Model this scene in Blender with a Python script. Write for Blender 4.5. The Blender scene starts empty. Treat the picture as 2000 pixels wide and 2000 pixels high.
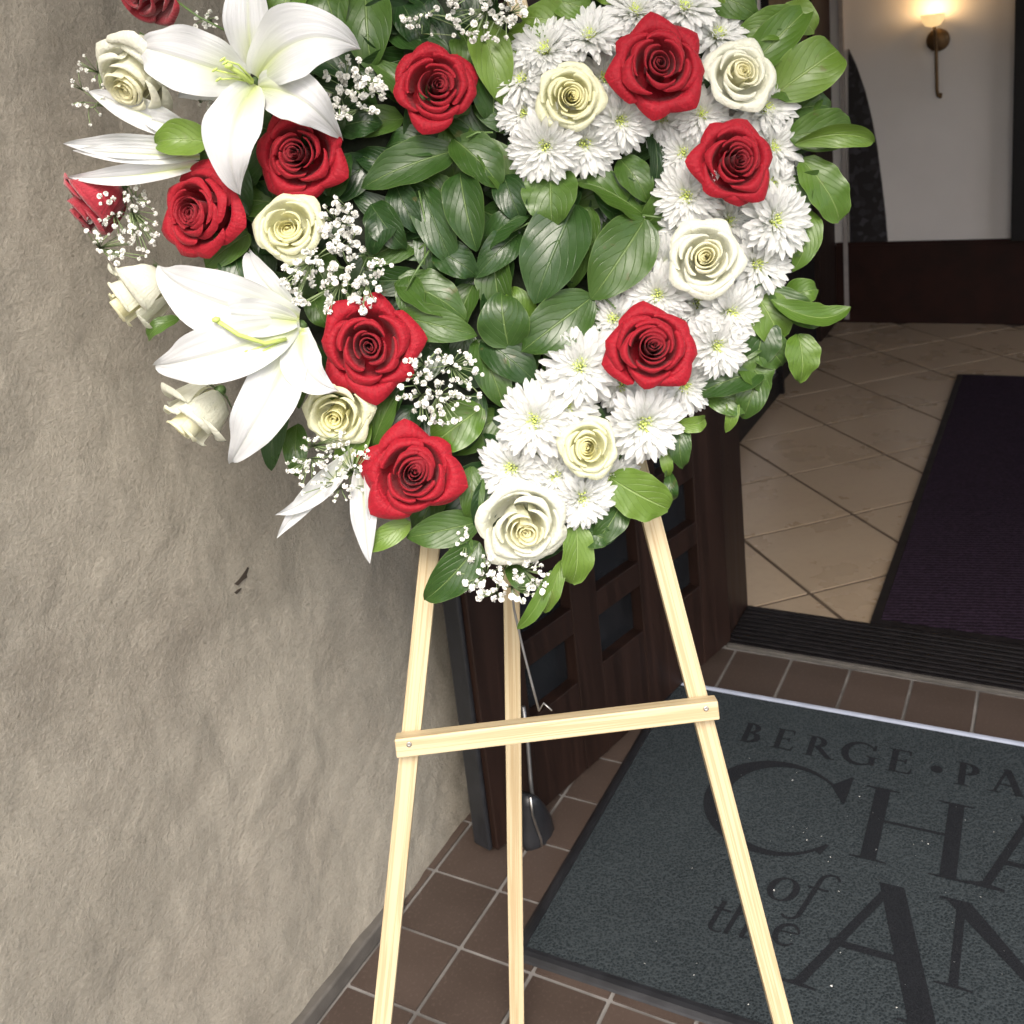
import bpy, math, random
from mathutils import Vector, Matrix, noise

sc = bpy.context.scene
rad = math.radians
random.seed(7)

# ------------------------------------------------------------------ camera
PITCH, ROLL, FPX, CY, CAMH = rad(14.55), rad(-6.12), 2000.0, 700.0, 1.5
_f = Vector((0, math.cos(PITCH), -math.sin(PITCH)))
_u = Vector((0, math.sin(PITCH), math.cos(PITCH)))
_x = Vector((1, 0, 0))
CR = _x * math.cos(ROLL) + _u * math.sin(ROLL)
CU = _x * -math.sin(ROLL) + _u * math.cos(ROLL)
CAM = Vector((0, 0, CAMH))
cd = bpy.data.cameras.new("camera")
cam = bpy.data.objects.new("camera", cd)
sc.collection.objects.link(cam)
cam.matrix_world = Matrix(((CR.x, CU.x, -_f.x, 0), (CR.y, CU.y, -_f.y, 0), (CR.z, CU.z, -_f.z, CAMH), (0, 0, 0, 1)))
cd.sensor_width = 36
cd.lens = 36
cd.shift_y = -0.15
cd.clip_start = 0.02
cd.clip_end = 500
cd.dof.use_dof = True
cd.dof.focus_distance = 1.2
cd.dof.aperture_fstop = 11
sc.camera = cam

# ------------------------------------------------------------------ light
SUN = Vector((0.02, -0.75, 0.78)).normalized()          # towards the sun: behind the camera, veiled
w = bpy.data.worlds.new("World")
sc.world = w
w.use_nodes = True
wn = w.node_tree
wn.nodes.clear()
sky = wn.nodes.new("ShaderNodeTexSky")
sky.sky_type = 'NISHITA'
sky.sun_disc = False
sky.sun_elevation = math.asin(SUN.z)
sky.sun_rotation = math.atan2(SUN.x, SUN.y)
sky.air_density = 1.0
sky.dust_density = 4.0
sky.ozone_density = 0.6
bg = wn.nodes.new("ShaderNodeBackground")
bg.inputs[1].default_value = 0.15
wo = wn.nodes.new("ShaderNodeOutputWorld")
wn.links.new(sky.outputs[0], bg.inputs[0])
wn.links.new(bg.outputs[0], wo.inputs[0])
sl = bpy.data.lights.new("sun", 'SUN')
sl.energy = 1.35
sl.angle = rad(24)
sl.color = (1.0, 0.97, 0.92)
so = bpy.data.objects.new("sun", sl)
sc.collection.objects.link(so)
so.rotation_euler = SUN.to_track_quat('Z', 'Y').to_euler()
sc.view_settings.view_transform = 'Standard'
sc.view_settings.look = 'None'
sc.view_settings.exposure = 1.15
sc.view_settings.gamma = 1
sc.view_settings.use_curve_mapping = False
sc.render.engine = 'CYCLES'
sc.cycles.use_denoising = True
sc.cycles.max_bounces = 8
sc.cycles.transparent_max_bounces = 8


# ------------------------------------------------------------------ places
def ray(px, py):
    return CR * ((px - 1000) / FPX) + CU * ((CY - py) / FPX) + _f


def gnd(px, py, z=0.0):
    d = ray(px, py)
    return CAM + d * ((z - CAMH) / d.z)


BA = rad(-29.5)                                         # the building's axes: U along the facade, V inwards
U = Vector((math.cos(BA), math.sin(BA), 0))
V = Vector((-math.sin(BA), math.cos(BA), 0))


def B(u, v, z=0.0):
    return U * u + V * v + Vector((0, 0, z))


def on_v(px, py, v):                                    # pixel -> (u, z) on the upright plane at depth v
    d = ray(px, py)
    p = CAM + d * (v / d.dot(V))
    return p.dot(U), p.z


LEAN = rad(12)
PN = Vector((0, -math.cos(LEAN), math.sin(LEAN)))       # normal of the easel's front, towards the viewer
PUP = Vector((0, math.sin(LEAN), math.cos(LEAN)))
PRT = Vector((1, 0, 0))
_d = ray(1083, 1395)
Q0 = CAM + _d * (1.1 / _d.y)


def P(px, py, off=0.0):
    d = ray(px, py)
    return CAM + d * ((Q0 + PN * off - CAM).dot(PN) / d.dot(PN))


K = 2000 / 1932


def D(px, py, off=0.0):
    return P(px * K, py * K, off)


def psize(px, off=0.0):                                 # display pixels -> metres on the wreath
    return px * K * 1.16 / FPX


# ------------------------------------------------------------------ objects
COL = sc.collection


def mesh(name, verts, faces, uvs=None, smooth=True, attr=None):
    m = bpy.data.meshes.new(name)
    m.from_pydata([tuple(v) for v in verts], [], faces)
    if smooth:
        m.polygons.foreach_set("use_smooth", [True] * len(m.polygons))
    if uvs:
        lay = m.uv_layers.new(name="UVMap")
        idx = [0] * len(m.loops)
        m.loops.foreach_get("vertex_index", idx)
        flat = []
        for i in idx:
            flat.extend(uvs[i])
        lay.data.foreach_set("uv", flat)
    if attr:
        a = m.attributes.new("open", 'FLOAT', 'POINT')
        a.data.foreach_set("value", attr)
    m.update()
    return m


def obj(name, m, mat=None, parent=None, loc=None, label=None, kind=None):
    o = bpy.data.objects.new(name, m)
    COL.objects.link(o)
    if mat and not m.materials:
        m.materials.append(mat)
    if parent:
        o.parent = parent
    if loc is not None:
        o.location = loc
    if label:
        o["label"] = label
    if kind:
        o["kind"] = kind
    return o


def tag(o, label=None, cat=None, group=None, kind=None):
    for k, v in (("label", label), ("category", cat), ("group", group), ("kind", kind)):
        if v:
            o[k] = v
    return o


def empty(name, loc, label, cat, group=None):
    o = bpy.data.objects.new(name, None)
    o.empty_display_size = 0.05
    COL.objects.link(o)
    o.location = loc
    return tag(o, label, cat, group)


class MB:
    def __init__(self):
        self.v, self.f = [], []

    def add(self, verts, faces):
        b = len(self.v)
        self.v += [Vector(x) for x in verts]
        self.f += [tuple(i + b for i in fc) for fc in faces]

    def box(self, o, a, b, c):                          # corner and three edge vectors
        o, a, b, c = Vector(o), Vector(a), Vector(b), Vector(c)
        self.add([o, o + a, o + a + b, o + b, o + c, o + a + c, o + a + b + c, o + b + c],
                 [(0, 3, 2, 1), (4, 5, 6, 7), (0, 1, 5, 4), (1, 2, 6, 5), (2, 3, 7, 6), (3, 0, 4, 7)])

    def bbox(self, u0, u1, v0, v1, z0, z1):             # box in building axes
        self.box(B(u0, v0, z0), U * (u1 - u0), V * (v1 - v0), (0, 0, z1 - z0))

    def tube(self, pts, r, n=6, r1=None):
        pts = [Vector(p) for p in pts]
        rings = []
        for i, p in enumerate(pts):
            t = (pts[min(i + 1, len(pts) - 1)] - pts[max(i - 1, 0)])
            t = t.normalized() if t.length > 1e-9 else Vector((0, 0, 1))
            a = t.cross(Vector((0.31, 0.52, 0.79)))
            a.normalize()
            b = t.cross(a)
            rr = r if r1 is None else r + (r1 - r) * i / max(1, len(pts) - 1)
            rings.append([p + (a * math.cos(q) + b * math.sin(q)) * rr for q in [2 * math.pi * k / n for k in range(n)]])
        vs = [v for rg in rings for v in rg]
        fs = []
        for i in range(len(rings) - 1):
            for k in range(n):
                fs.append((i * n + k, i * n + (k + 1) % n, (i + 1) * n + (k + 1) % n, (i + 1) * n + k))
        fs.append(tuple(range(n - 1, -1, -1)))
        fs.append(tuple((len(rings) - 1) * n + k for k in range(n)))
        self.add(vs, fs)

    def lathe(self, prof, n=16, M=None):                # prof (r, z)
        M = M or Matrix()
        vs, fs = [], []
        for r, z in prof:
            for k in range(n):
                a = 2 * math.pi * k / n
                vs.append(M @ Vector((r * math.cos(a), r * math.sin(a), z)))
        for i in range(len(prof) - 1):
            for k in range(n):
                fs.append((i * n + k, i * n + (k + 1) % n, (i + 1) * n + (k + 1) % n, (i + 1) * n + k))
        self.add(vs, fs)

    def build(self, name, mat, parent=None, org=None, smooth=False, bevel=0, **kw):
        o0 = Vector(org) if org is not None else (Vector(parent.location) if parent and parent.type == 'EMPTY' else Vector((0, 0, 0)))
        if parent and org is None and parent.type != 'EMPTY':
            q = parent
            while q is not None and q.type != 'EMPTY':
                o0 = o0 + Vector(q.location)
                q = q.parent
            if q is not None:
                o0 = o0 + Vector(q.location)
        m = mesh(name, [x - o0 for x in self.v], self.f, smooth=smooth)
        ob = obj(name, m, mat, parent, **kw)
        if org is not None and not parent:
            ob.location = o0
        if bevel:
            md = ob.modifiers.new("bevel", 'BEVEL')
            md.width = bevel
            md.segments = 2
            md.limit_method = 'ANGLE'
        return ob


# ------------------------------------------------------------------ materials
class NT:
    def __init__(self, name):
        self.m = bpy.data.materials.new(name)
        self.m.use_nodes = True
        self.t = self.m.node_tree
        self.t.nodes.clear()
        self.out = self.n('OutputMaterial')

    def n(self, typ, ins=None, **attrs):
        nd = self.t.nodes.new('ShaderNode' + typ)
        for k, v in attrs.items():
            setattr(nd, k, v)
        for k, v in (ins or {}).items():
            self.set(nd.inputs[k], v)
        return nd

    def set(self, sock, v):
        if isinstance(v, bpy.types.NodeSocket):
            self.t.links.new(v, sock)
        else:
            if hasattr(sock.default_value, '__len__') and len(sock.default_value) == 4 and len(v) == 3:
                v = (*v, 1)
            sock.default_value = v

    def math(self, op, a, b=None, c=None, clamp=False):
        nd = self.n('Math', operation=op, use_clamp=clamp)
        for i, x in enumerate((a, b, c)):
            if x is not None:
                self.set(nd.inputs[i], x)
        return nd.outputs[0]

    def mix(self, fac, a, b, blend='MIX'):
        nd = self.n('Mix', data_type='RGBA', blend_type=blend)
        self.set(nd.inputs[0], fac)
        self.set(nd.inputs[6], a)
        self.set(nd.inputs[7], b)
        return nd.outputs[2]

    def ramp(self, fac, lo, hi, a=0.0, b=1.0):
        nd = self.n('MapRange', {'Value': fac, 'From Min': lo, 'From Max': hi, 'To Min': a, 'To Max': b})
        return nd.outputs[0]

    def coord(self, kind='Object', scale=(1, 1, 1), rot=(0, 0, 0)):
        c = self.n('TexCoord')
        mp = self.n('Mapping', {'Vector': c.outputs[kind], 'Scale': scale, 'Rotation': rot})
        return mp.outputs[0]

    def noise(self, vec, scale, detail=4, rough=0.55, dist=0.0):
        return self.n('TexNoise', {'Vector': vec, 'Scale': scale, 'Detail': detail, 'Roughness': rough, 'Distortion': dist}).outputs[0]

    def voro(self, vec, scale, feature='F1', out='Distance'):
        return self.n('TexVoronoi', {'Vector': vec, 'Scale': scale}, feature=feature).outputs[out]

    def bump(self, h, strength=0.5, dist=0.01, normal=None):
        ins = {'Height': h, 'Strength': strength, 'Distance': dist}
        if normal is not None:
            ins['Normal'] = normal
        return self.n('Bump', ins).outputs[0]

    def pbr(self, color, rough=0.6, normal=None, spec=0.5, metal=0.0, trans=0.0, tcol=None, sheen=0, emit=None, estr=0):
        ins = {'Base Color': color, 'Roughness': rough, 'Specular IOR Level': spec, 'Metallic': metal}
        if normal is not None:
            ins['Normal'] = normal
        if sheen:
            ins['Sheen Weight'] = sheen
        if emit is not None:
            ins['Emission Color'] = emit
            ins['Emission Strength'] = estr
        p = self.n('BsdfPrincipled', ins)
        s = p.outputs[0]
        if trans:
            ti = {'Color': tcol if tcol is not None else color}
            if normal is not None:
                ti['Normal'] = normal
            tr = self.n('BsdfTranslucent', ti)
            mx = self.n('MixShader', {0: trans, 1: s, 2: tr.outputs[0]})
            s = mx.outputs[0]
        self.t.links.new(s, self.out.inputs[0])
        return self.m


def plain(name, col, rough=0.6, spec=0.5, metal=0.0, var=0.15, scale=30, bump=0.0, bscale=200, emit=None, estr=0):
    t = NT(name)
    c = t.coord()
    nz = t.noise(c, scale)
    colr = t.mix(t.ramp(nz, 0.3, 0.7), tuple(x * (1 - var) for x in col), tuple(min(1, x * (1 + var)) for x in col))
    nm = t.bump(t.noise(c, bscale), bump, 0.002) if bump else None
    return t.pbr(colr, t.ramp(nz, 0.2, 0.8, rough * 0.85, min(1, rough * 1.15)), nm, spec, metal, emit=emit, estr=estr)


def uvxy(t):
    uv = t.n('UVMap')
    s = t.n('SeparateXYZ', {0: uv.outputs[0]})
    return s.outputs[0], s.outputs[1]


def leaf_mat(name, dark, light, vein, rough=0.34, blue=0.0):
    t = NT(name)
    x, y = uvxy(t)
    ax = t.math('ABSOLUTE', t.math('SUBTRACT', x, 0.5))
    rnd = t.n('ObjectInfo').outputs['Random']
    mid = t.ramp(ax, 0.008, 0.026, 1, 0)
    c = t.coord('Object')
    wob = t.noise(c, 25, 2)
    ph = t.math('ADD', t.math('SUBTRACT', t.math('MULTIPLY', y, 5.2), t.math('MULTIPLY', t.math('POWER', ax, 1.3), 9.0)), t.math('MULTIPLY', wob, 0.9))
    fr = t.math('ABSOLUTE', t.math('SUBTRACT', t.math('FRACT', ph), 0.5))
    side = t.math('MULTIPLY', t.ramp(fr, 0.0, 0.055, 1, 0), t.ramp(ax, 0.36, 0.48, 1, 0))
    nz = t.noise(c, 18, 3)
    base = t.mix(t.math('ADD', t.math('MULTIPLY', rnd, 0.75), t.math('MULTIPLY', t.math('SUBTRACT', nz, 0.5), 0.7), clamp=True), dark, light)
    base = t.mix(t.math('MULTIPLY', side, t.ramp(t.math('FRACT', t.math('MULTIPLY', rnd, 7.3)), 0, 1, 0.05, 0.32)), base, vein)
    spot = t.math('MULTIPLY', t.ramp(t.noise(c, 60, 2), 0.66, 0.72), t.ramp(t.math('FRACT', t.math('MULTIPLY', rnd, 13.7)), 0.55, 0.9, 0, 0.5))
    base = t.mix(spot, base, (0.10, 0.085, 0.03))
    base = t.mix(t.math('MULTIPLY', mid, 0.6), base, vein)
    base = t.mix(t.ramp(ax, 0.478, 0.5, 0, 0.5), base, vein)
    # underside is paler and duller
    bf = t.n('NewGeometry').outputs['Backfacing']
    base = t.mix(t.math('MULTIPLY', bf, 0.55), base, (0.16, 0.22, 0.10))
    h = t.math('ADD', t.math('ADD', t.math('MULTIPLY', side, -0.35), t.math('MULTIPLY', mid, -0.8)), t.math('MULTIPLY', t.noise(c, 120, 3), 0.35))
    h = t.math('ADD', h, t.math('MULTIPLY', t.math('COSINE', t.math('MULTIPLY', ph, 6.283)), 0.035))
    nm = t.bump(h, 0.55, 0.0022)
    return t.pbr(base, t.ramp(nz, 0.3, 0.7, rough, rough + 0.16), nm, 0.5, trans=0.14, tcol=light)


def petal_mat(name, inner, outer, rough=0.55, trans=0.25, sheen=0.0, edge=None, lo=0.0, hi=1.0, streak=0.15):
    """rose petal: colour by how open the petal is, faint lengthwise veins"""
    t = NT(name)
    x, y = uvxy(t)
    a = t.n('Attribute', attribute_name='open').outputs['Fac']
    rnd = t.n('ObjectInfo').outputs['Random']
    c = t.coord('Object')
    cv = t.n('CombineXYZ', {0: t.math('MULTIPLY', x, 26.0), 1: t.math('MULTIPLY', y, 2.0), 2: t.math('MULTIPLY', rnd, 40.0)}).outputs[0]
    st = t.noise(cv, 1.0, 3)
    nz = t.noise(c, 3.0, 3)
    col = t.mix(t.ramp(t.math('ADD', a, t.math('MULTIPLY', t.math('SUBTRACT', nz, 0.5), 0.5)), lo, hi), inner, outer)
    col = t.mix(t.math('MULTIPLY', t.ramp(st, 0.35, 0.75), streak), col, tuple(q * 0.55 for q in inner))
    if edge:
        col = t.mix(t.math('MULTIPLY', t.ramp(y, 0.86, 1.0), 0.5), col, edge)
    nm = t.bump(t.math('ADD', st, t.math('MULTIPLY', t.noise(c, 14, 4), 0.8)), 0.25, 0.02)
    return t.pbr(col, rough, nm, 0.35, trans=trans, sheen=sheen)


def lily_mat(name, thr_c=(0.46, 0.56, 0.10), mid_a=0.5):
    t = NT(name)
    x, y = uvxy(t)
    ax = t.math('ABSOLUTE', t.math('SUBTRACT', x, 0.5))
    c = t.coord('Object')
    rnd = t.n('ObjectInfo').outputs['Random']
    cv = t.n('CombineXYZ', {0: t.math('MULTIPLY', x, 22.0), 1: t.math('MULTIPLY', y, 1.6), 2: t.math('MULTIPLY', rnd, 40.0)}).outputs[0]
    st = t.noise(cv, 1.0, 3)
    thr = t.math('MULTIPLY', t.ramp(y, 0.02, 0.42, 1, 0), t.ramp(ax, 0.0, 0.38, 1.0, 0.12))
    midl = t.math('MULTIPLY', t.ramp(ax, 0.0, 0.06, mid_a, 0), t.ramp(y, 0.3, 0.8, 1, 0.15))
    col = t.mix(thr, (0.66, 0.675, 0.70), thr_c)
    col = t.mix(midl, col, (0.62, 0.70, 0.32))
    col = t.mix(t.math('MULTIPLY', t.ramp(st, 0.35, 0.75), 0.28), col, (0.52, 0.56, 0.52))
    rib = t.math('COSINE', t.math('MULTIPLY', ax, 44.0))
    h = t.math('ADD', t.math('MULTIPLY', st, 0.6), t.math('ADD', t.math('MULTIPLY', rib, 0.08), t.math('MULTIPLY', t.ramp(ax, 0.0, 0.07, -2.0, 0), 1.0)))
    nm = t.bump(h, 0.42, 0.003)
    return t.pbr(col, 0.42, nm, 0.4, trans=0.26, tcol=(0.78, 0.81, 0.74))


M_LEAF = leaf_mat("leaf_green", (0.022, 0.060, 0.010), (0.078, 0.150, 0.023), (0.17, 0.25, 0.08), rough=0.29)
M_LEAFD = leaf_mat("leaf_deep_green", (0.010, 0.034, 0.008), (0.036, 0.086, 0.018), (0.10, 0.16, 0.06), rough=0.25)
M_LEAFL = leaf_mat("leaf_light_green", (0.068, 0.142, 0.016), (0.155, 0.245, 0.038), (0.26, 0.36, 0.12), rough=0.31)
M_RED = petal_mat("red_petal", (0.20, 0.003, 0.011), (0.37, 0.0035, 0.0165), rough=0.62, trans=0.16, sheen=0.08, lo=0.05, hi=0.7, streak=0.3)
M_REDP = petal_mat("dusty_red_petal", (0.20, 0.006, 0.014), (0.40, 0.018, 0.038), rough=0.6, trans=0.1, sheen=0.4, lo=0.05, hi=0.7, streak=0.35)
M_CREAM = petal_mat("cream_petal", (0.84, 0.80, 0.42), (0.82, 0.83, 0.60), rough=0.5, trans=0.3, lo=0.1, hi=0.9, streak=0.05)
M_IVORY = petal_mat("ivory_petal", (0.86, 0.82, 0.50), (0.83, 0.84, 0.72), rough=0.5, trans=0.3, lo=0.1, hi=0.7, streak=0.05)
M_LILY = lily_mat("lily_petal")
M_LILYB = lily_mat("lily_bud_petal", (0.50, 0.56, 0.14), 0.95)


def mum_mat():
    t = NT("chrysanthemum_petal")
    x, y = uvxy(t)
    c = t.coord('Object')
    rnd = t.n('ObjectInfo').outputs['Random']
    col = t.mix(t.ramp(y, 0.0, 0.55, 0.85, 0), (0.88, 0.885, 0.88), (0.66, 0.80, 0.40))
    col = t.mix(t.math('MULTIPLY', rnd, 0.10), col, (0.80, 0.86, 0.92))
    st = t.noise(t.n('CombineXYZ', {0: t.math('MULTIPLY', x, 9.0), 1: y, 2: rnd}).outputs[0], 1.0, 2)
    return t.pbr(col, 0.5, t.bump(st, 0.25, 0.05), 0.35, trans=0.5, tcol=(0.95, 0.96, 0.93))


M_MUM = mum_mat()
M_MUMC = plain("chrysanthemum_center", (0.62, 0.72, 0.20), 0.6, var=0.25, scale=4)
M_GYP = plain("gypsophila_white", (0.84, 0.84, 0.80), 0.6, var=0.06, scale=200)
M_STEM = plain("green_stem", (0.10, 0.17, 0.05), 0.5, var=0.3)
M_FSTEM = plain("thin_stem", (0.20, 0.27, 0.12), 0.6, var=0.3)
M_CALYX = plain("calyx_green", (0.11, 0.19, 0.06), 0.5, var=0.25)
M_PISTIL = plain("lily_pistil", (0.48, 0.60, 0.16), 0.4, var=0.15)
M_MOSS = plain("moss_base", (0.012, 0.018, 0.008), 0.9, var=0.6, scale=40, bump=0.9, bscale=120)


def pine():
    t = NT("pine_wood")
    rnd = t.n('ObjectInfo').outputs['Random']
    c0 = t.n('TexCoord').outputs['Object']
    off = t.n('VectorMath', {0: c0, 1: t.n('CombineXYZ', {2: t.math('MULTIPLY', rnd, 9.0)}).outputs[0]}, operation='ADD').outputs[0]
    mp = t.n('Mapping', {'Vector': off, 'Scale': (90, 90, 1.1)}).outputs[0]
    g = t.noise(mp, 1.0, 4, 0.6, 0.4)
    mp2 = t.n('Mapping', {'Vector': off, 'Scale': (420, 420, 9)}).outputs[0]
    fine = t.noise(mp2, 1.0, 3)
    ring = t.math('POWER', t.ramp(t.math('SINE', t.math('MULTIPLY', g, 30.0)), -1, 1), 3.0)
    mp3 = t.n('Mapping', {'Vector': off, 'Scale': (14, 14, 5.5)}).outputs[0]
    kn = t.ramp(t.voro(mp3, 1.0), 0.05, 0.16, 1, 0)
    col = t.mix(t.math('MULTIPLY', ring, 0.55), (0.53, 0.445, 0.285), (0.34, 0.23, 0.11))
    col = t.mix(t.math('MULTIPLY', t.ramp(fine, 0.45, 0.8), 0.18), col, (0.44, 0.28, 0.13))
    col = t.mix(t.math('MULTIPLY', kn, 0.7), col, (0.46, 0.22, 0.08))
    nm = t.bump(t.math('ADD', t.math('MULTIPLY', fine, 0.5), ring), 0.25, 0.0006)
    return t.pbr(col, t.ramp(fine, 0.2, 0.8, 0.42, 0.6), nm, 0.4)


M_PINE = pine()
M_STEEL = plain("zinc_steel", (0.55, 0.53, 0.50), 0.35, metal=1.0, var=0.15)
M_WIRE = plain("dull_wire", (0.30, 0.30, 0.30), 0.4, metal=0.8, var=0.2)


def stucco():
    t = NT("adobe_stucco")
    c = t.coord('Object')
    cs = t.coord('Object', scale=(1, 1, 0.75), rot=(0.5, 0, 0))
    big = t.noise(c, 1.6, 4)
    mid = t.noise(cs, 6, 4, 0.55, 0.6)
    blot = t.noise(c, 3.2, 6, 0.62, 0.3)
    grit = t.noise(c, 170, 6, 0.78)
    lump = t.noise(cs, 75, 4, 0.6)
    fine = t.voro(c, 330)
    pit = t.ramp(t.voro(c, 95), 0.10, 0.26, 1, 0)
    pm = t.ramp(t.noise(c, 7, 3), 0.48, 0.62)
    pit = t.math('MULTIPLY', pit, pm)
    col = t.mix(t.ramp(big, 0.3, 0.7), (0.310, 0.286, 0.235), (0.380, 0.353, 0.296))
    col = t.mix(t.math('MULTIPLY', t.ramp(blot, 0.45, 0.68), 0.5), col, (0.180, 0.157, 0.126))
    col = t.mix(t.math('MULTIPLY', t.ramp(grit, 0.52, 0.68), 0.55), col, (0.46, 0.425, 0.365))
    col = t.mix(t.math('MULTIPLY', t.ramp(grit, 0.32, 0.46, 1, 0), 0.45), col, (0.150, 0.130, 0.105))
    col = t.mix(t.math('MULTIPLY', pit, 0.10), col, (0.09, 0.075, 0.06))
    h = t.math('ADD', t.math('ADD', t.math('MULTIPLY', grit, 0.8), t.math('MULTIPLY', lump, 0.40)), t.math('MULTIPLY', mid, 3.6))
    h = t.math('ADD', h, t.math('MULTIPLY', pit, -0.12))
    return t.pbr(col, 0.88, t.bump(h, 0.9, 0.0055), 0.2)


M_STUCCO = stucco()
M_CRACK = plain("dark_crack", (0.04, 0.03, 0.022), 0.9)


def quarry():
    t = NT("quarry_tile")
    c = t.coord('Object')
    rnd = t.n('ObjectInfo').outputs['Random']
    nz = t.noise(c, 9, 4)
    sp = t.noise(c, 160, 2)
    col = t.mix(t.math('ADD', t.math('MULTIPLY', nz, 0.6), t.math('MULTIPLY', rnd, 0.4)), (0.036, 0.026, 0.021), (0.088, 0.062, 0.050))
    col = t.mix(t.math('MULTIPLY', t.ramp(sp, 0.55, 0.75), 0.3), col, (0.13, 0.10, 0.085))
    return t.pbr(col, t.ramp(nz, 0.3, 0.7, 0.42, 0.62), t.bump(t.noise(c, 60, 4), 0.25, 0.001), 0.4)


M_TILE = quarry()
M_GROUT = plain("pale_grout", (0.165, 0.158, 0.150), 0.9, var=0.45, scale=9, bump=0.4)


def beige():
    t = NT("beige_floor_tile")
    c = t.n('NewGeometry').outputs['Position']
    rnd = t.n('ObjectInfo').outputs['Random']
    nz = t.noise(c, 3.1, 5)
    fine = t.noise(c, 40, 3)
    col = t.mix(t.ramp(nz, 0.3, 0.7), (0.345, 0.262, 0.178), (0.410, 0.325, 0.230))
    col = t.mix(t.math('MULTIPLY', rnd, 0.35), col, (0.30, 0.235, 0.17))
    col = t.mix(t.math('MULTIPLY', t.ramp(fine, 0.5, 0.75), 0.2), col, (0.22, 0.17, 0.12))
    return t.pbr(col, t.ramp(nz, 0.3, 0.7, 0.24, 0.34), t.bump(fine, 0.06, 0.001), 0.5)


M_BEIGE = beige()
M_BGROUT = plain("brown_grout", (0.080, 0.056, 0.038), 0.9, var=0.2)
M_BASE = plain("grey_cove_base", (0.085, 0.078, 0.07), 0.7, var=0.2, bump=0.2)


def darkwood():
    t = NT("dark_walnut")
    c = t.coord('Object', scale=(30, 30, 1.6))
    g = t.noise(c, 1.0, 5, 0.6, 0.6)
    col = t.mix(t.ramp(g, 0.3, 0.7), (0.010, 0.0050, 0.0036), (0.027, 0.0125, 0.0085))
    return t.pbr(col, t.ramp(g, 0.2, 0.8, 0.42, 0.6), t.bump(g, 0.2, 0.001), 0.3)


M_WOOD = darkwood()
M_PANEL = plain("panel_dark", (0.012, 0.013, 0.015), 0.25, spec=0.4, var=0.3, scale=8)
M_BLACK = plain("black_paint", (0.007, 0.006, 0.007), 0.5, spec=0.25, var=0.3)
M_RUBBER = plain("black_rubber", (0.016, 0.017, 0.020), 0.38, spec=0.5, var=0.25, bump=0.15)
M_VINYL = plain("vinyl_edge_sky_sheen", (0.36, 0.40, 0.50), 0.35, var=0.1)  # mat's back vinyl edge, sky reflection put into its blue-grey colour
M_PLASTER = plain("pale_plaster", (0.78, 0.75, 0.735), 0.8, var=0.04, scale=3, bump=0.12, bscale=60)
M_BROWNBAND = plain("dark_brown_wainscot", (0.022, 0.007, 0.005), 0.55, spec=0.2, var=0.3, scale=8)
M_BRASS = plain("aged_brass", (0.16, 0.10, 0.05), 0.45, metal=0.7, var=0.3)
M_SHADE = plain("lit_shade", (0.8, 0.68, 0.45), 0.5, var=0.05, emit=(1.0, 0.66, 0.28, 1), estr=0.42)


def carpet():
    t = NT("mat_carpet")
    c = t.coord('Object')
    vo = t.voro(c, 210)
    big = t.noise(c, 5, 4)
    fz = t.noise(c, 500, 3)
    rib = t.n('TexWave', {'Vector': c, 'Scale': 42, 'Distortion': 1.5, 'Detail': 2}, wave_type='BANDS', bands_direction='DIAGONAL').outputs[1]
    col = t.mix(t.ramp(big, 0.3, 0.7), (0.0100, 0.0140, 0.0165), (0.020, 0.0265, 0.030))
    col = t.mix(t.math('MULTIPLY', t.ramp(vo, 0.2, 0.6), 0.55), col, (0.060, 0.073, 0.080))
    col = t.mix(t.math('MULTIPLY', t.ramp(fz, 0.4, 0.7), 0.4), col, (0.010, 0.014, 0.017))
    h = t.math('ADD', t.math('ADD', vo, t.math('MULTIPLY', fz, 0.6)), t.math('MULTIPLY', rib, 0.1))
    return t.pbr(col, 0.95, t.bump(h, 0.7, 0.0025), 0.15)


M_CARPET = carpet()


def letters_mat():
    t = NT("mat_lettering_black")
    c = t.coord('Object')
    fz = t.noise(c, 400, 3)
    col = t.mix(t.ramp(fz, 0.3, 0.7), (0.006, 0.007, 0.009), (0.018, 0.020, 0.024))
    return t.pbr(col, 0.95, t.bump(fz, 0.7, 0.002), 0.15)


M_LETTER = letters_mat()


def runner():
    t = NT("purple_runner")
    c = t.coord('Object', rot=(0, 0, BA))
    wv = t.n('TexWave', {'Vector': c, 'Scale': 28, 'Distortion': 3.0, 'Detail': 2, 'Detail Scale': 3.0}, wave_type='BANDS', bands_direction='DIAGONAL').outputs[1]
    nz = t.noise(c, 150, 3)
    col = t.mix(t.ramp(wv, 0.45, 0.75), (0.010, 0.005, 0.010), (0.034, 0.020, 0.038))
    col = t.mix(t.math('MULTIPLY', t.ramp(nz, 0.4, 0.7), 0.5), col, (0.010, 0.006, 0.010))
    return t.pbr(col, 0.95, t.bump(t.math('ADD', wv, nz), 0.5, 0.002), 0.15)


M_RUNNER = runner()


def mosaic():
    t = NT("dark_mosaic_glass")
    c = t.coord('Object')
    vo = t.voro(c, 34, out='Color')
    s = t.n('SeparateColor', {0: vo}).outputs[0]
    col = t.mix(t.ramp(s, 0.5, 1.0), (0.012, 0.010, 0.012), (0.055, 0.050, 0.062))
    return t.pbr(col, 0.4, None, 0.4)


M_MOSAIC = mosaic()
M_TRIM = plain("pale_metal_trim", (0.36, 0.33, 0.32), 0.4, var=0.1)
M_SOIL = plain("concrete_apron", (0.20, 0.19, 0.175), 0.9, var=0.2, scale=3)

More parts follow.
